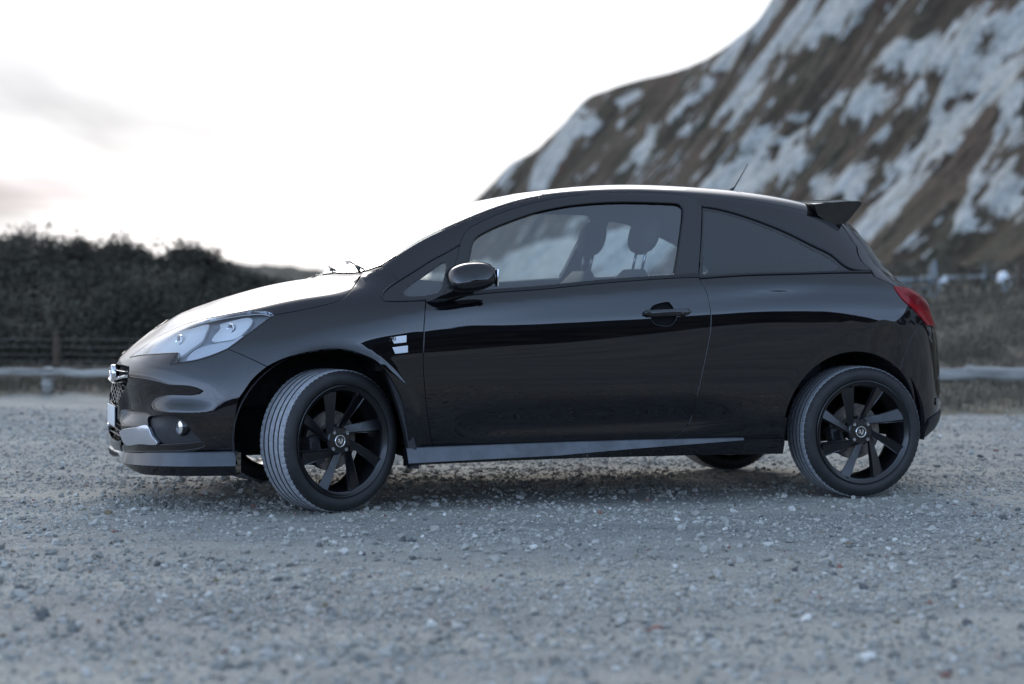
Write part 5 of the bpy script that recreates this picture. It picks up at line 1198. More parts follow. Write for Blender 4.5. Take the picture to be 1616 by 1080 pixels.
# ------------------------------------------------------------------ loose stones: points with their own size, instanced pebbles
STONE=mat('stone',(.3,.3,.3),.85,spec=.3); q=NB(STONE); oi=q.n('ShaderNodeObjectInfo')
sc_=q.ramp(oi.outputs['Random'],[(0,(.14,.14,.14)),(.03,(.25,.25,.235)),(.12,(.31,.305,.28)),(.36,(.39,.382,.35)),(.70,(.47,.46,.43)),(.92,(.57,.56,.53)),(.972,(.70,.69,.65)),(.984,(.26,.14,.115)),(.992,(.22,.18,.12))],'CONSTANT')
nn_=q.noise(120,3,.6); dk=q.ramp(nn_.outputs[0],[(.3,(.75,.75,.75)),(.7,(1.15,1.13,1.07))]); q.l(q.mix(1.0,sc_.outputs[0],dk.outputs[0],'MULTIPLY'),q.b.inputs['Base Color'])
def scatter(name,P,size,label,kind_mat,subdiv=2,flat=.55,seed=1):
    me=bpy.data.meshes.new(name); me.vertices.add(len(P)); me.vertices.foreach_set('co',np.asarray(P,np.float32).ravel())
    a=me.attributes.new('sz','FLOAT','POINT'); a.data.foreach_set('value',np.asarray(size,np.float32))
    o=bpy.data.objects.new(name,me); COL.objects.link(o)
    ng=bpy.data.node_groups.new(name,'GeometryNodeTree'); ng.interface.new_socket('Geometry',in_out='INPUT',socket_type='NodeSocketGeometry'); ng.interface.new_socket('Geometry',in_out='OUTPUT',socket_type='NodeSocketGeometry')
    N=ng.nodes.new; L=ng.links.new; gi=N('NodeGroupInput'); go=N('NodeGroupOutput'); iop=N('GeometryNodeInstanceOnPoints')
    join=N('GeometryNodeGeometryToInstance')
    for k in range(5):
        ico=N('GeometryNodeMeshIcoSphere'); ico.inputs['Radius'].default_value=.5; ico.inputs['Subdivisions'].default_value=subdiv
        sp=N('GeometryNodeSetPosition'); nz=N('ShaderNodeTexNoise'); nz.noise_dimensions='4D'; nz.inputs['W'].default_value=k*3.7+seed; nz.inputs['Scale'].default_value=1.6; nz.inputs['Detail'].default_value=1.0
        sub=N('ShaderNodeVectorMath'); sub.operation='SUBTRACT'; sub.inputs[1].default_value=(.5,.5,.5); L(nz.outputs['Color'],sub.inputs[0])
        scl=N('ShaderNodeVectorMath'); scl.operation='SCALE'; scl.inputs['Scale'].default_value=1.1; L(sub.outputs[0],scl.inputs[0])
        L(ico.outputs['Mesh'],sp.inputs['Geometry']); L(scl.outputs[0],sp.inputs['Offset'])
        tf=N('GeometryNodeTransform'); tf.inputs['Scale'].default_value=(1,.8+.08*k,flat+.05*k); L(sp.outputs[0],tf.inputs['Geometry'])
        sm_=N('GeometryNodeSetMaterial'); sm_.inputs['Material'].default_value=kind_mat; L(tf.outputs[0],sm_.inputs['Geometry'])
        L(sm_.outputs[0],join.inputs[0])
    L(gi.outputs[0],iop.inputs['Points']); L(join.outputs[0],iop.inputs['Instance']); iop.inputs['Pick Instance'].default_value=True
    rv=N('FunctionNodeRandomValue'); rv.data_type='FLOAT_VECTOR'; rv.inputs[0].default_value=(-.4,-.4,0); rv.inputs[1].default_value=(.4,.4,6.28); 
    L(rv.outputs[0],iop.inputs['Rotation'])
    at=N('GeometryNodeInputNamedAttribute'); at.data_type='FLOAT'; at.inputs['Name'].default_value='sz'; L(at.outputs[0],iop.inputs['Scale'])
    L(iop.outputs[0],go.inputs[0]); md=o.modifiers.new('scatter','NODES'); md.node_group=ng; me.materials.append(kind_mat)
    tag(o,label,'gravel',kind='stuff'); return o
def yard_pts(n,y0,y1,power=1.0,spread=.30):
    u=RNG.random(n); yy=(y0**power+(y1**power-y0**power)*u)**(1/power); xx=(RNG.random(n)*2-1)*(spread*yy+.35)
    return xx,yy
def on_ground(xx,yy):
    near_=1.0; yd=1.0
    return ground_z(xx,yy)+(.010*fbm(xx*1.3,yy*1.3,3,21)+.007*fbm(xx*7,yy*7,4,22))
xx,yy=yard_pts(330000,3.8,16,1.1,.38)
trk=lambda x,y: np.exp(-((y-6.9-.10*x)/.16)**2)+np.exp(-((y-5.45-.12*x)/.15)**2)+.8*np.exp(-((y-11.8+.05*x)/.25)**2)
dens=.30+1.1*sm(.40,.62,vnoise(xx*.5,yy*2.0,31))+.9*sm(.45,.7,vnoise(xx*2.0,yy*5,33))
dens=dens*(1-.75*np.clip(trk(xx,yy),0,1)); k=RNG.random(len(xx))<dens/2.2; xx,yy=xx[k],yy[k]
sz=.004+.009*RNG.random(len(xx))**2.2+.022*RNG.random(len(xx))**14
scatter('gravel',np.stack([xx,yy,on_ground(xx,yy)+sz*.12],-1),sz,'loose pale grey gravel and grit strewn over the yard',STONE,1,.5)
xx,yy=yard_pts(5200,4.2,15,1.0); sz=.014+.026*RNG.random(len(xx))**3
scatter('pebbles',np.stack([xx,yy,on_ground(xx,yy)+sz*.14],-1),sz,'larger pale chips and pebbles lying on the gravel',STONE,2,.55,5)
# ------------------------------------------------------------------ cliff
def poly_sdf(polys,P,sc):
    out_=np.full(len(P),-99.)
    for L in polys:
        A=np.array(L)*sc; lo=A.min(0)-14;hi=A.max(0)+14
        m=((P>=lo)&(P<=hi)).all(1); idx=np.where(m)[0]
        if not len(idx): continue
        d=distpoly(A,P[idx]); ins=pip(A,P[idx]); d=np.where(ins,d,-d); out_[idx]=np.maximum(out_[idx],d)
    return out_
sv=axis([(0,8,150),(8,12,130),(12,16,520),(16,21,90)]); tv=axis([(-.25,0,6),(0,.6,230),(.6,1.0,90),(1.0,1.9,14)])
S_,T_=np.meshgrid(sv,tv,indexing='ij'); P=cliff_pos(S_,T_)
near_=sm(9,13,S_)
u_=S_*10; 
R_=np.array(CLIFF_RIDGE)-np.array(CLIFF_BASE); 
gl_=fbm(P[...,1]*.10+T_*1.2,T_*2.2,5,41)            # spurs and gullies run down the face
g2=fbm(P[...,1]*.34+T_*3,T_*7,5,43); g3=fbm(P[...,1]*1.3,P[...,2]*.9,4,45)
crest=np.clip(1-np.abs(T_-1)/.12,0,1)*(T_<=1)
amp=(1-.85*crest)*sm(-.05,.05,T_)
M2=np.stack([S_.ravel()*(25*.9),T_.ravel()*60],-1)
warp=np.stack([1.5*fbm(P[...,1]*.35,P[...,2]*.35,4,51).ravel(),1.5*fbm(P[...,1]*.35,P[...,2]*.35,4,57).ravel()],-1)
sc=np.array([22.5,60.])
warp*= (.45+.55*(1-near_.ravel()))[:,None]
sd=poly_sdf(CHALK,M2+warp,sc); hd=poly_sdf(SCRUB_PATCH,M2+warp,sc)
sd=np.where((hd>-3),np.minimum(sd,-hd),sd).reshape(S_.shape)
sd=sd+.05+1.0*fbm(S_*6.5,T_*17,5,67,.62)*(.5+.5*near_)
# scattered small outcrops between the large faces, and patches out of view carry on likewise
bits=fbm(P[...,1]*.5+T_*9,T_*14,4,61)-.45; sd=np.maximum(sd,bits*3.0)
low_=(1-sm(.30,.42,T_))*(1-sm(11.5,13,S_)); sd=np.maximum(sd,(fbm(P[...,1]*.09+T_*3,T_*5,5,66)*5+2.4)*low_-4*(1-low_))
beyond=fbm(P[...,1]*.12+T_*2.5,T_*5,4,63)*4-.2; out_of=np.maximum(sm(15.55,15.9,S_),sm(.56,.62,T_)*near_); sd=sd*(1-out_of)+beyond*out_of
dx=(gl_*1.9+g2*.8+g3*.28)*amp+.45*sm(-1,1.5,sd)*amp*-1
P[...,0]+=dx*.9; P[...,1]+=dx*.35; P[...,2]+=(g3*.25+g2*.3)*amp
CL=mat('cliff_surface',(.3,.3,.3),.95,spec=.15); q=NB(CL); geo=q.n('ShaderNodeNewGeometry'); pos=geo.outputs['Position']
at=q.n('ShaderNodeAttribute',attribute_name='chalk'); 
mp_=q.n('ShaderNodeMapping',{3:(1,1,.6)}); q.l(pos,mp_.inputs[0])
n1=q.noise(.75,9,.72,mp_.outputs[0]); n2=q.noise(.16,5,.6,pos); n3=q.noise(2.6,6,.7,mp_.outputs[0]); n4=q.noise(.06,4,.6,pos); n5=q.noise(.35,4,.6,pos)
sb=q.n('ShaderNodeMath',operation='MULTIPLY_ADD',inp={1:5.2,2:-2.65}); q.l(n1.outputs[0],sb.inputs[0])
ad=q.n('ShaderNodeMath',operation='ADD'); q.l(at.outputs['Fac'],ad.inputs[0]); q.l(sb.outputs[0],ad.inputs[1])
mk=q.n('ShaderNodeMapRange',{1:-.10,2:.16}); q.l(ad.outputs[0],mk.inputs[0])
chalk=q.ramp(n3.outputs[0],[(.25,(.22,.22,.205)),(.42,(.43,.432,.40)),(.6,(.61,.61,.565)),(.85,(.74,.74,.69))])
ch2=q.ramp(n5.outputs[0],[(.35,(.72,.72,.70)),(.6,(1,1,1))]); chc=q.mix(1.0,chalk.outputs[0],ch2.outputs[0],'MULTIPLY')
ck=q.n('ShaderNodeTexVoronoi',{'Scale':.55},feature='DISTANCE_TO_EDGE'); wv=q.n('ShaderNodeVectorMath',operation='ADD'); q.l(pos,wv.inputs[0]); wn_=q.noise(.7,4,.7); q.l(pos,wn_.inputs['Vector']); ws_=q.n('ShaderNodeVectorMath',operation='SCALE'); ws_.inputs['Scale'].default_value=2.2; q.l(wn_.outputs['Color'],ws_.inputs[0]); q.l(ws_.outputs[0],wv.inputs[1]); q.l(wv.outputs[0],ck.inputs['Vector']); ckr=q.ramp(ck.outputs['Distance'],[(0,.45),(.06,1)]); chc=q.mix(.8,chc,q.mix(1.0,chc,ckr.outputs[0],'MULTIPLY'))
veg=q.ramp(n3.outputs[0],[(.25,(.022,.020,.016)),(.42,(.062,.050,.038)),(.58,(.098,.077,.057)),(.8,(.17,.14,.105))])
vt=q.ramp(n2.outputs[0],[(.32,(.62,.78,.72)),(.5,(1.0,.96,.9)),(.62,(1.05,.98,.95)),(.72,(1.18,.80,.82))]); vc=q.mix(1.0,veg.outputs[0],vt.outputs[0],'MULTIPLY')
q.l(q.mix(mk.outputs[0],vc,chc),q.b.inputs['Base Color'])
hh=q.mix(.5,n1.outputs[0],n3.outputs[0]); q.l(q.bump(hh,.9,.5),q.b.inputs['Normal'])
cliff=grid('cliff',P,CL,{'chalk':sd},flip=True); tag(cliff,'steep chalk cliff with white faces showing through brown scrub','cliff',kind='structure')
# ------------------------------------------------------------------ far green hill beyond the thicket
def hill_top(px): return np.interp(px,[-600,0,350,380,400,440,480,510,560,700,900],[405,408,410,413,415,418,422,427,430,436,470])
pxs=np.linspace(-700,900,260); dd=np.linspace(0,1,40)
A,B_=np.meshgrid(pxs,dd,indexing='ij')
zt=.918+(469-hill_top(A))/3050*150; Yh=120+60*B_; Zh=zt*np.sin(np.clip(B_/.5,0,1)*math.pi/2)*(1-.2*sm(.5,1,B_))+.3*fbm(A*.05,B_*6,5,71)*np.clip(B_*6,0,1)-.1
HILL=mat('hill_surface',(.10,.11,.085),.95,spec=.1); q=NB(HILL); n_=q.noise(.35,7,.7); r_=q.ramp(n_.outputs[0],[(.3,(.05,.052,.045)),(.55,(.10,.10,.082)),(.8,(.17,.16,.135))]); q.l(r_.outputs[0],q.b.inputs['Base Color']); q.l(q.bump(n_.outputs[0],1,.6),q.b.inputs['Normal'])
h=grid('hill',np.stack([(A-808)/3050*Yh,Yh,Zh],-1),HILL); tag(h,'low grey-green hill beyond the thicket','hill',kind='structure')
# ------------------------------------------------------------------ vegetation made of many small leaves and twigs
def leafmat(name,a,b,c):
    m=mat(name,b,.8,spec=.2); q=NB(m); at=q.n('ShaderNodeAttribute',attribute_name='tone'); r=q.ramp(at.outputs['Fac'],[(0,a),(.5,b),(1,c)]); q.l(r.outputs[0],q.b.inputs['Base Color']); return m
LEAF=leafmat('scrub_leaf',(.024,.027,.019),(.060,.057,.040),(.125,.108,.078))
DRY=leafmat('dead_stem',(.05,.042,.032),(.10,.085,.065),(.17,.15,.115))
GRASS=leafmat('dry_grass',(.065,.057,.042),(.145,.124,.092),(.26,.225,.17))
BARK=mat('bark',(.055,.045,.036),.9)
def leaves(C,size,tone,rng,asp=.55,updown=.5):
    n=len(C); d=rng.normal(size=(n,3)); d/=np.linalg.norm(d,axis=1,keepdims=True); e=rng.normal(size=(n,3)); e-=d*(d*e).sum(1,keepdims=True); e/=np.linalg.norm(e,axis=1,keepdims=True)
    s=size[:,None]; V=np.stack([C-d*s*.5,C+e*s*asp*.5,C+d*s*.5,C-e*s*asp*.5],1).reshape(-1,3); F=np.arange(4*n).reshape(n,4); return V,F,np.repeat(tone,4)
def clumps(centres,radii,per,rng,shell=.75):
    """leaf positions gathered in clumps, denser at each clump's surface"""
    out_=[];tn=[]
    for c,r in zip(centres,radii):
        k=max(8,int(per*r*r/.04)); d=rng.normal(size=(k,3)); d/=np.linalg.norm(d,axis=1,keepdims=True); rr=shell+(1-shell)*rng.random(k)**.5*1.35-.25*rng.random(k)
        out_.append(c+d*rr[:,None]*np.array([r,r,r*.85])); tn.append(np.full(k,rng.random())*.55+rng.random(k)*.45)
    return np.vstack(out_),np.concatenate(tn)
def top_z(px):  # outline of the thicket's crest, as heights at 26 m
    return np.interp(px,[-400,-60,0,30,60,90,130,160,190,215,245,262,285,310,335,352,375,420,520,640],[1.9,1.85,1.77,1.80,1.84,1.75,1.67,1.63,1.71,1.64,1.48,1.52,1.63,1.62,1.50,1.40,1.33,1.22,1.05,.8])
rng=np.random.default_rng(77)
N=3300; px=rng.uniform(-720,560,N); yy=21.9+rng.random(N)**1.2*7.5; xx=(px-808)/3050*yy
k=(yy-21.9)/7.5; top=.918+(top_z(px)-.918)*yy/26; g0=ground_z(xx,yy); zc=g0+(top-g0-.17)*np.clip(.25+k*1.2,0,1)*(.35+.65*rng.random(N)**.35)
m=(zc>g0-.1)&(rng.random(N)<.95); cen_=np.stack([xx,yy,zc],-1)[m]; rad=rng.uniform(.10,.26,m.sum())
Cl,tn=clumps(cen_,rad,62,rng); tn=np.clip(tn*.6+.75*vnoise(Cl[:,0]*.9+9,Cl[:,2]*1.7+Cl[:,1]*.4,12)-.17,0,1); V,F,t=leaves(Cl,rng.uniform(.025,.075,len(Cl)),tn,rng); 
th=soup('undergrowth',V,F,LEAF,attrs={'tone':t}); tag(th,'dense dark thicket of scrub behind the wire fence','scrub',kind='stuff')
print('thicket faces',len(F))
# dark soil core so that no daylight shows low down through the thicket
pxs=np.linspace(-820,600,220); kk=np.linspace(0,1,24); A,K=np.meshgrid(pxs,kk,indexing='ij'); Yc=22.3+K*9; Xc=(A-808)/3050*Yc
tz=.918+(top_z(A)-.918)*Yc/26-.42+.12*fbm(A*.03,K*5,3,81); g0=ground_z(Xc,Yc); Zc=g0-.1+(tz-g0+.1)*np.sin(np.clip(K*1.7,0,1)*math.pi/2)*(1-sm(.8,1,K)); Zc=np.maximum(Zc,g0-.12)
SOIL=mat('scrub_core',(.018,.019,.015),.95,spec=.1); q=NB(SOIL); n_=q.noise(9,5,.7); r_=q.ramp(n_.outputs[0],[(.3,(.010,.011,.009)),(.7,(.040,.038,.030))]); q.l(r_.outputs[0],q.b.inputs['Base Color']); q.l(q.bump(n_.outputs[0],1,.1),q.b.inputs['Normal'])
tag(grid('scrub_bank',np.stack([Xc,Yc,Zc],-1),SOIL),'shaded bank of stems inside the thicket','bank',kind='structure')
# taller bushes that stand out of its crest
def bush(px,Y,ztop,wd,label,seed,twiggy=.3,tone0=0.):
    r=np.random.default_rng(seed); X=(px-808)/3050*Y; g0=float(ground_z(np.array(X),np.array(Y)))
    b=thing('bush',label,'bush',(X,Y,g0))
    H=ztop-g0; bm=bmesh.new(); tips=[]
    for k in range(9):
        a=r.uniform(0,6.28); e=Vector((math.cos(a)*wd*r.uniform(.2,.85),math.sin(a)*wd*.6*r.random(),H*r.uniform(.62,.93)*(1-.25*abs(math.cos(a))*.5))); mid=e*.5+Vector((r.normal()*.06,r.normal()*.06,.1)); 
        add_tube(bm,[(0,0,-.1),mid,e],[.022,.013,.004],5); tips+= [mid,e]
        for j in range(4):
            t=r.uniform(.4,.95); p=mid*(1-t)+e*t; e2=p+Vector((r.normal()*.16,r.normal()*.12,abs(r.normal())*.20)); add_tube(bm,[p,e2],[.006,.002],4); tips.append(e2)
    bobj('stems',bm,BARK,b)
    C_=[];R_=[]
    for k in range(46):
        a=r.uniform(0,6.28); h_=r.random()**.7; rad_=wd*math.sqrt(max(.05,1-(h_*1.0)**2.4))*r.random()**.5
        C_.append((math.cos(a)*rad_,math.sin(a)*rad_*.7,H*h_*.93)); R_.append(r.uniform(.07,.17))
    for t_ in tips: C_.append((t_[0],t_[1],min(t_[2],H*.97))); R_.append(r.uniform(.03,.07))
    Cl,tn=clumps(np.array(C_),np.array(R_),75,r); V,F,t=leaves(Cl,r.uniform(.02,.06,len(Cl)),np.clip(tn+tone0,0,1),r)
    soup('crown',V,F,LEAF,b,{'tone':t}); return b
for a in [(45,25.6,1.90,.62,'tall twiggy bush on the crest of the thicket at the picture\'s left edge',101),
          (128,26,1.70,.5,'low rounded bush between the twiggy left bush and the next crown',102),
          (190,25.8,1.76,.42,'domed dark bush in the middle of the thicket crest',103),
          (292,25.4,1.68,.38,'bushy crown rising above the car\'s headlight',104),
          (328,25.6,1.56,.30,'small bush at the thicket\'s right end where its crest drops',105)]:
    bush(*a)
# low scrub further right, beyond the bonnet
# ------------------------------------------------------------------ knee rail along the yard
WOOD=mat('weathered_wood',(.3,.29,.28),.85,spec=.2); q=NB(WOOD); mp_=q.n('ShaderNodeMapping',{3:(.6,8,8)}); q.l(q.obj(),mp_.inputs[0]); n_=q.noise(3,6,.65,mp_.outputs[0]); n2=q.noise(4,3,.5)
r_=q.ramp(n_.outputs[0],[(.32,(.11,.105,.095)),(.48,(.30,.29,.26)),(.70,(.46,.45,.41))]); q.l(r_.outputs[0],q.b.inputs['Base Color']); q.l(q.bump(n_.outputs[0],.6,.01),q.b.inputs['Normal'])
WOOD2=mat('brown_post_wood',(.14,.10,.07),.9,spec=.2); q=NB(WOOD2); n_=q.noise(12,5,.65); r_=q.ramp(n_.outputs[0],[(.3,(.05,.04,.03)),(.7,(.12,.09,.065))]); q.l(r_.outputs[0],q.b.inputs['Base Color'])
def log(pts,r,n=14,seed=0,flat=1.0):
    rr=np.random.default_rng(seed); bm=bmesh.new(); P=[Vector(p) for p in pts]; Q=[]
    for i in range(13):
        t=i/12*(len(P)-1); a=int(min(t,len(P)-2)); p=P[a].lerp(P[a+1],t-a); Q.append(p+Vector((0,rr.normal()*.010,rr.normal()*.010)))
    add_tube(bm,Q,[r*(1+rr.normal()*.09) for _ in Q],n); return bm
fence=thing('knee_rail_fence','low weathered grey timber rail fence on short posts along the yard edge','fence',(0,18.3,0))
px_posts=[-8.8,-6.6,-4.40,-2.2,0,2.15,4.32,6.6,8.8]
def rail_z(x): return .20 if x<-1 else .20+.03*min(1,(x+1)/4)
for i,x in enumerate(px_posts):
    g0=float(ground_z(np.array(x),np.array(18.3))); bm=log([(x,0,g0-.05),(x+.01,0,rail_z(x)+(.02 if x<0 else .05))],.058,12,i)
    bobj('post',bm,WOOD,fence,angle=50)
for i in range(len(px_posts)-1):
    a,b=px_posts[i],px_posts[i+1]; za=rail_z(a);zb=rail_z(b); gz=lambda x:0
    r_=.038 if a<0 else .066
    bm=log([(a-.04,-.075,za+.0),(b+.03,-.078,zb-.004)],r_,12,40+i); bobj('rail',bm,WOOD,fence,angle=50)
# ------------------------------------------------------------------ wire stock fence in front of the thicket
wf=thing('wire_fence','thin wire fence on brown wooden posts in front of the thicket','fence',(-6,20.6,0))
STEEL=mat('galvanised_wire',(.12,.125,.13),.5,.7)
for x in (-9.6,-7.2,-4.86,-2.5,-.1):
    g0=float(ground_z(np.array(x),np.array(20.6))); bobj('post',log([(x+6,0,g0-.05),(x+6.01,0,.50)],.045,10,int(x*10)+200),WOOD2,wf,angle=50)
for k,z in enumerate((.16,.23,.30,.38,.46)):
    bm=bmesh.new(); add_tube(bm,[(-4+.35*i,.0,z+.004*math.sin(i*2.1+k)) for i in range(30)],.0035,5); bobj('wire',bm,STEEL,wf)
# ------------------------------------------------------------------ dead grass along the verge and on the bank
def blades(n,x0,x1,y0,y1,h0,h1,dens,seed,name,label,mt=GRASS,rise=.0):
    r=np.random.default_rng(seed); x=r.uniform(x0,x1,n); y=r.uniform(y0,y1,n); k=r.random(n)<dens(x,y); x,y=x[k],y[k]; n=len(x)
    z=ground_z(x,y); h=r.uniform(h0,h1,n)*(.6+.8*vnoise(x*2.3,y*2.3,seed+3)); a=r.uniform(0,6.28,n); ln_=r.uniform(.15,.8,n)*h; w_=r.uniform(.003,.009,n)
    b=np.stack([x,y,z-.01],-1); d=np.stack([np.cos(a),np.sin(a),0*a],-1); s=np.stack([-np.sin(a),np.cos(a),0*a],-1)
    mid=b+d*ln_[:,None]*.35+np.stack([0*h,0*h,h*.65],-1); tip=b+d*ln_[:,None]+np.stack([0*h,0*h,h*r.uniform(.75,1.05,n)],-1)
    V=np.stack([b-s*w_[:,None],b+s*w_[:,None],mid+s*w_[:,None]*.7,mid-s*w_[:,None]*.7,tip+s*.001,tip-s*.001],1).reshape(-1,3); i=np.arange(n)[:,None]*6
    F=np.concatenate([i+[0,1,2,3],i+[3,2,4,5]]); t=np.repeat(np.clip(vnoise(x*1.3,y*1.3,seed)*.7+r.random(n)*.4,0,1),6)
    o=soup(name,V,F,mt,attrs={'tone':t}); tag(o,label,'grass',kind='stuff'); return o
blades(90000,-7,0,17.9,22.5,.03,.16,lambda x,y: sm(0,.5,y-edge_line(x))*(.25+.75*vnoise(x*1.7,y*1.7,91)),5,'verge_grass','short dead grass on the verge under the left fence')
blades(150000,2.2,9.5,15.2,27,.02,.13,lambda x,y: sm(0,.6,y-edge_line(x))*(.2+.8*sm(.35,.65,vnoise(x*1.9,y*1.9,92))),6,'bank_grass','rough dead grass covering the earth bank on the right')
# low tussocks and bramble clumps on the bank
r=np.random.default_rng(9); n=520; x=r.uniform(3.2,9.5,n); y=r.uniform(18.6,30,n); k=vnoise(x*1.2,y*1.2,95)>.45; x,y=x[k],y[k]; rd=r.uniform(.05,.20,len(x))
Cl,tn=clumps(np.stack([x,y,ground_z(x,y)+rd*.3],-1),rd,48,r); V,F,t=leaves(Cl,r.uniform(.02,.06,len(Cl)),np.clip(tn*.9,0,1),r); 
LEAF2=leafmat('bramble_leaf',(.045,.041,.031),(.10,.087,.064),(.19,.16,.118)); tag(soup('bank_scrub',V,F,LEAF2,attrs={'tone':t}),'low brambles and tussocks on the right-hand bank','scrub',kind='stuff')
# scrub at the cliff foot
n=900; x=r.uniform(4,30,n); y=r.uniform(38,95,n); k=x<y*.32; x,y=x[k],y[k]; rd=r.uniform(.15,.7,len(x))
Cl,tn=clumps(np.stack([x,y,ground_z(x,y)+rd*.2],-1),rd,12,r); V,F,t=leaves(Cl,r.uniform(.08,.22,len(Cl)),np.clip(tn*.9,0,1),r); tag(soup('cliff_foot_scrub',V,F,LEAF2,attrs={'tone':t}),'low brown scrub on the flat at the foot of the cliff','scrub',kind='stuff')
# ------------------------------------------------------------------ far fences and gate on the right
GALV=mat('galvanised_steel',(.20,.24,.26),.5,.3); GREYW=mat('pale_grey_paint',(.20,.22,.22),.6); WHITE=mat('white_paint',(.78,.79,.79),.5)
def at_px(px,py,Y): return ((px-808)/3050*Y, .918+(473+(px-808)*.00515-py)/3050*Y)
FY=44.
gx=lambda px: at_px(px,0,FY)[0]; gz=lambda px,py: at_px(px,py,FY)[1]
g1=thing('field_gate','pale blue-grey metal field gate behind the car\'s tail','gate',(gx(1440),FY,.7))
for py in (444,456,468,482):
    bm=bmesh.new(); add_tube(bm,[(gx(1380)-gx(1440),0,gz(1380,py)-.7),(gx(1468)-gx(1440),0,gz(1468,py)-.7)],.035 if py>444 else .05,8); bobj('gate_rail',bm,GALV,g1)
for pxx in (1380,1424,1468):
    bm=bmesh.new(); add_tube(bm,[(gx(pxx)-gx(1440),0.02,gz(pxx,442)-.7),(gx(pxx)-gx(1440),.02,gz(pxx,486)-.7)],.03,8); bobj('gate_stile',bm,GALV,g1)
gp=thing('gate_post','leaning pale blue gate post beside the field gate','post',(gx(1477),FY,.6)); bm=bmesh.new(); add_tube(bm,[(0,0,0),(-.05,0,gz(1475,413)-.6)],.038,8); add_box(bm,(-.05,0,gz(1475,413)-.6),(.08,.08,.03),bev=.005); bobj('post_shaft',bm,GALV,gp)
f2=thing('metal_fence','long grey rail fence crossing below the cliff on the right','fence',(gx(1550),FY+2,.6))
k2=(FY+2)/FY
for py,rr in ((440,.05),(461,.035),(487,.055)):
    bm=bmesh.new(); add_tube(bm,[((gx(a)-gx(1550))*k2,0,(gz(a,py+(a-1550)*-.02)-.918)*k2+.918-.6) for a in (1482,1550,1640,1760)],rr,8); bobj('fence_rail',bm,GREYW,f2)
for a in (1500,1585,1640,1700):
    bm=bmesh.new(); add_box(bm,((gx(a)-gx(1550))*k2,.05,.62),(.06,.06,1.1),bev=.01); bobj('fence_post',bm,GREYW,f2)
sg=thing('notice_board','small white notice fixed to the fence below the cliff','sign',(gx(1510),FY+1.8,gz(1510,447)))
bm=bmesh.new(); add_box(bm,(0,0,.09),(.32,.02,.16),bev=.004); bobj('board',bm,WHITE,sg)
bm=bmesh.new(); add_box(bm,(0,.03,-.35),(.06,.05,1.0),bev=.004); bobj('board_post',bm,GREYW,sg)
bl=thing('white_topped_post','grey post with a white domed box on top near the cliff fence','post',(gx(1548),FY-2,.5))
z0=.5; kk=(FY-2)/FY; zz=lambda py:(gz(1548,py)-.918)*kk+.918-z0
bm=bmesh.new(); add_box(bm,(0,0,zz(472)),(.17,.17,2*abs(zz(472)-zz(452))+.1),bev=.01); bobj('post_shaft',bm,GREYW,bl)
bm=bmesh.new(); add_box(bm,(0,0,zz(443.5)),(.29,.27,zz(436)-zz(451)),bev=.03); bobj('lamp_box',bm,WHITE,bl)
bm=bmesh.new(); V,F,_=lathe([(0,.0005),(.0,.10),(-.035,.13),(-.05,.11),(-.09,.07),(-.10,.0005)],24); 
V=[(v[0],v[2],-v[1]+zz(436)-.01) for v in V]; mobj('cap',V,F,WHITE,bl)
# brown stake on the bank at the right edge
st=thing('fence_stake','short brown stake near the right edge behind the bank','post',(at_px(1609,0,30)[0],30,.9)); bm=log([(0,0,-.2),(.01,0,.62)],.05,10,5); bobj('stake_shaft',bm,WOOD2,st)

# ------------------------------------------------------------------ the photographer, crouching just behind the camera (seen only in the paintwork)
def skin_body(name,J,E,mt,parent,root):
    me=bpy.data.meshes.new(name); me.from_pydata([j[:3] for j in J],E,[]); me.materials.append(mt); o=bpy.data.objects.new(name,me); COL.objects.link(o); o.parent=parent
    md=o.modifiers.new('skin','SKIN'); 
    for i,j in enumerate(J):
        d=me.skin_vertices[0].data[i]; d.radius=(j[3],j[3]*(j[4] if len(j)>4 else 1)); d.use_root=(i==root)
    o.modifiers.new('sub','SUBSURF').levels=2; o.modifiers['sub'].render_levels=2; return o
JK=speckled(mat('dark_jacket',(.016,.017,.022),.8),12,.6); SKN=mat('skin',(.42,.25,.18),.5); RED=mat('red_cloth',(.30,.015,.02),.8); HAIR=mat('dark_hair',(.012,.009,.007),.6)
ph=thing('person','person in a dark jacket with red at the chest kneeling to photograph the car','person',(-.02,-.42,0))
J=[(0,-.12,.46,.15),(0,-.08,.66,.15,.8),(0,-.02,.84,.17,.7),(0,.02,.95,.075),(0,.04,1.00,.055),
   (-.17,0,.88,.075),(-.27,.08,.68,.055),(-.12,.26,.80,.042),(-.05,.30,.86,.035),
   (.17,0,.88,.075),(.27,.08,.68,.055),(.13,.26,.82,.042),(.06,.30,.88,.035),
   (-.10,-.12,.42,.11),(-.16,.25,.46,.085),(-.16,.18,.10,.055),(-.16,.30,.045,.045),
   (.10,-.12,.42,.11),(.17,.12,.10,.085),(.16,-.28,.08,.055),(.16,-.40,.06,.045)]
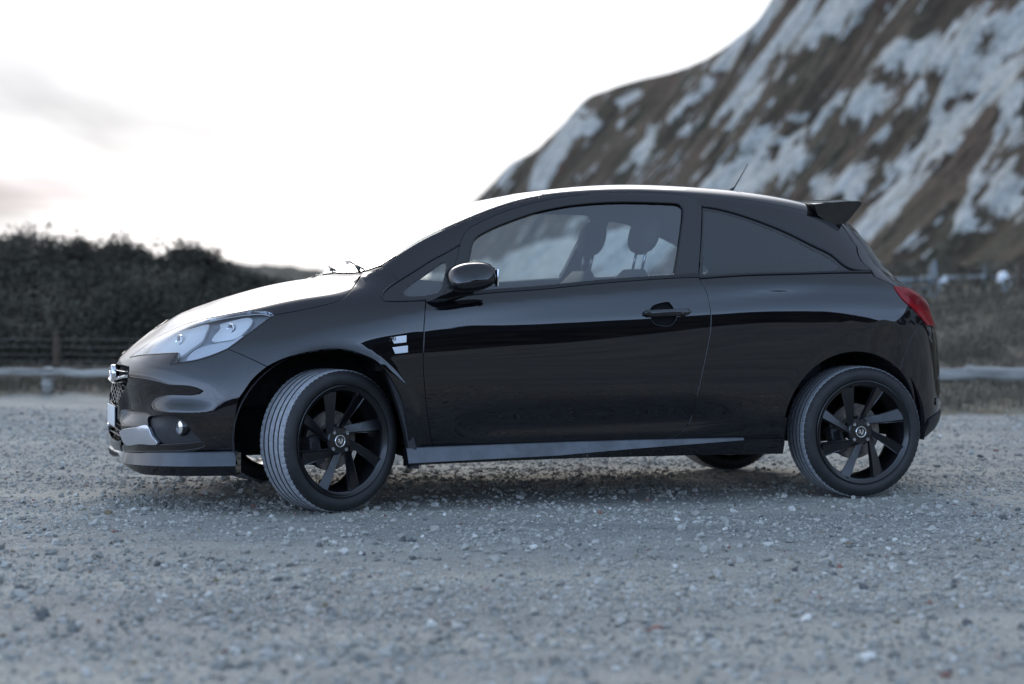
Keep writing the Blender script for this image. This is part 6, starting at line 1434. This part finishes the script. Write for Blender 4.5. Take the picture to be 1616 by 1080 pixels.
E_=[(0,1),(1,2),(2,3),(3,4),(2,5),(5,6),(6,7),(7,8),(2,9),(9,10),(10,11),(11,12),(0,13),(13,14),(14,15),(15,16),(0,17),(17,18),(18,19),(19,20)]
me_=bpy.data.meshes.new('body')
bd=bpy.data.objects.new('body',me_); COL.objects.link(bd); bd.parent=ph; me_.from_pydata([j[:3] for j in J],E_,[]); me_.materials.append(JK)
md=bd.modifiers.new('skin','SKIN')
for i,j in enumerate(J):
    d=me_.skin_vertices[0].data[i]; d.radius=(j[3],j[3]*(j[4] if len(j)>4 else 1)); d.use_root=(i==0)
bd.modifiers.new('sub','SUBSURF').levels=2; bd.modifiers['sub'].render_levels=2
def ell(name,c,r,mt,parent,f=None):
    bm=bmesh.new(); bmesh.ops.create_uvsphere(bm,u_segments=24,v_segments=16,radius=1)
    for v in bm.verts:
        if f: f(v)
        v.co=Vector((v.co.x*r[0]+c[0],v.co.y*r[1]+c[1],v.co.z*r[2]+c[2]))
    return bobj(name,bm,mt,parent)
def facef(v):
    x,y,z=v.co
    if z<0: v.co.x*=1+.25*z; v.co.y*=1+.08*z
    if y>.8 and abs(x)<.18 and -.25<z<.1: v.co.y+=.22*(1-abs(x)/.18)
    if y>.75 and .1<abs(x)<.5 and .0<z<.22: v.co.y-=.08
hd=ell('head',(0,.07,1.10),(.075,.095,.115),SKN,ph,facef)
ell('hair',(0,.055,1.125),(.082,.098,.105),HAIR,hd,lambda v: setattr(v.co,'y',min(v.co.y,.45)))
for s_ in (-1,1): ell('ear',(.078*s_,.06,1.09),(.010,.018,.028),SKN,hd)
ell('scarf',(0,.03,.955),(.088,.085,.045),RED,ph)
for s_,cx in ((-1,-.05),(1,.06)):
    ell('hand',(cx,.315,.875),(.028,.035,.045),SKN,ph)
    for k in range(4):
        bm=bmesh.new(); z=.90-.018*k; add_tube(bm,[(cx,.33,z),(cx-s_*.006,.358,z+.002),(cx-s_*.028,.366,z)],[.009,.008,.0065],8); bobj('finger',bm,SKN,ph)
    bm=bmesh.new(); add_tube(bm,[(cx,.31,.865),(cx-s_*.02,.30,.885),(cx-s_*.035,.31,.90)],[.011,.010,.008],8); bobj('thumb',bm,SKN,ph)
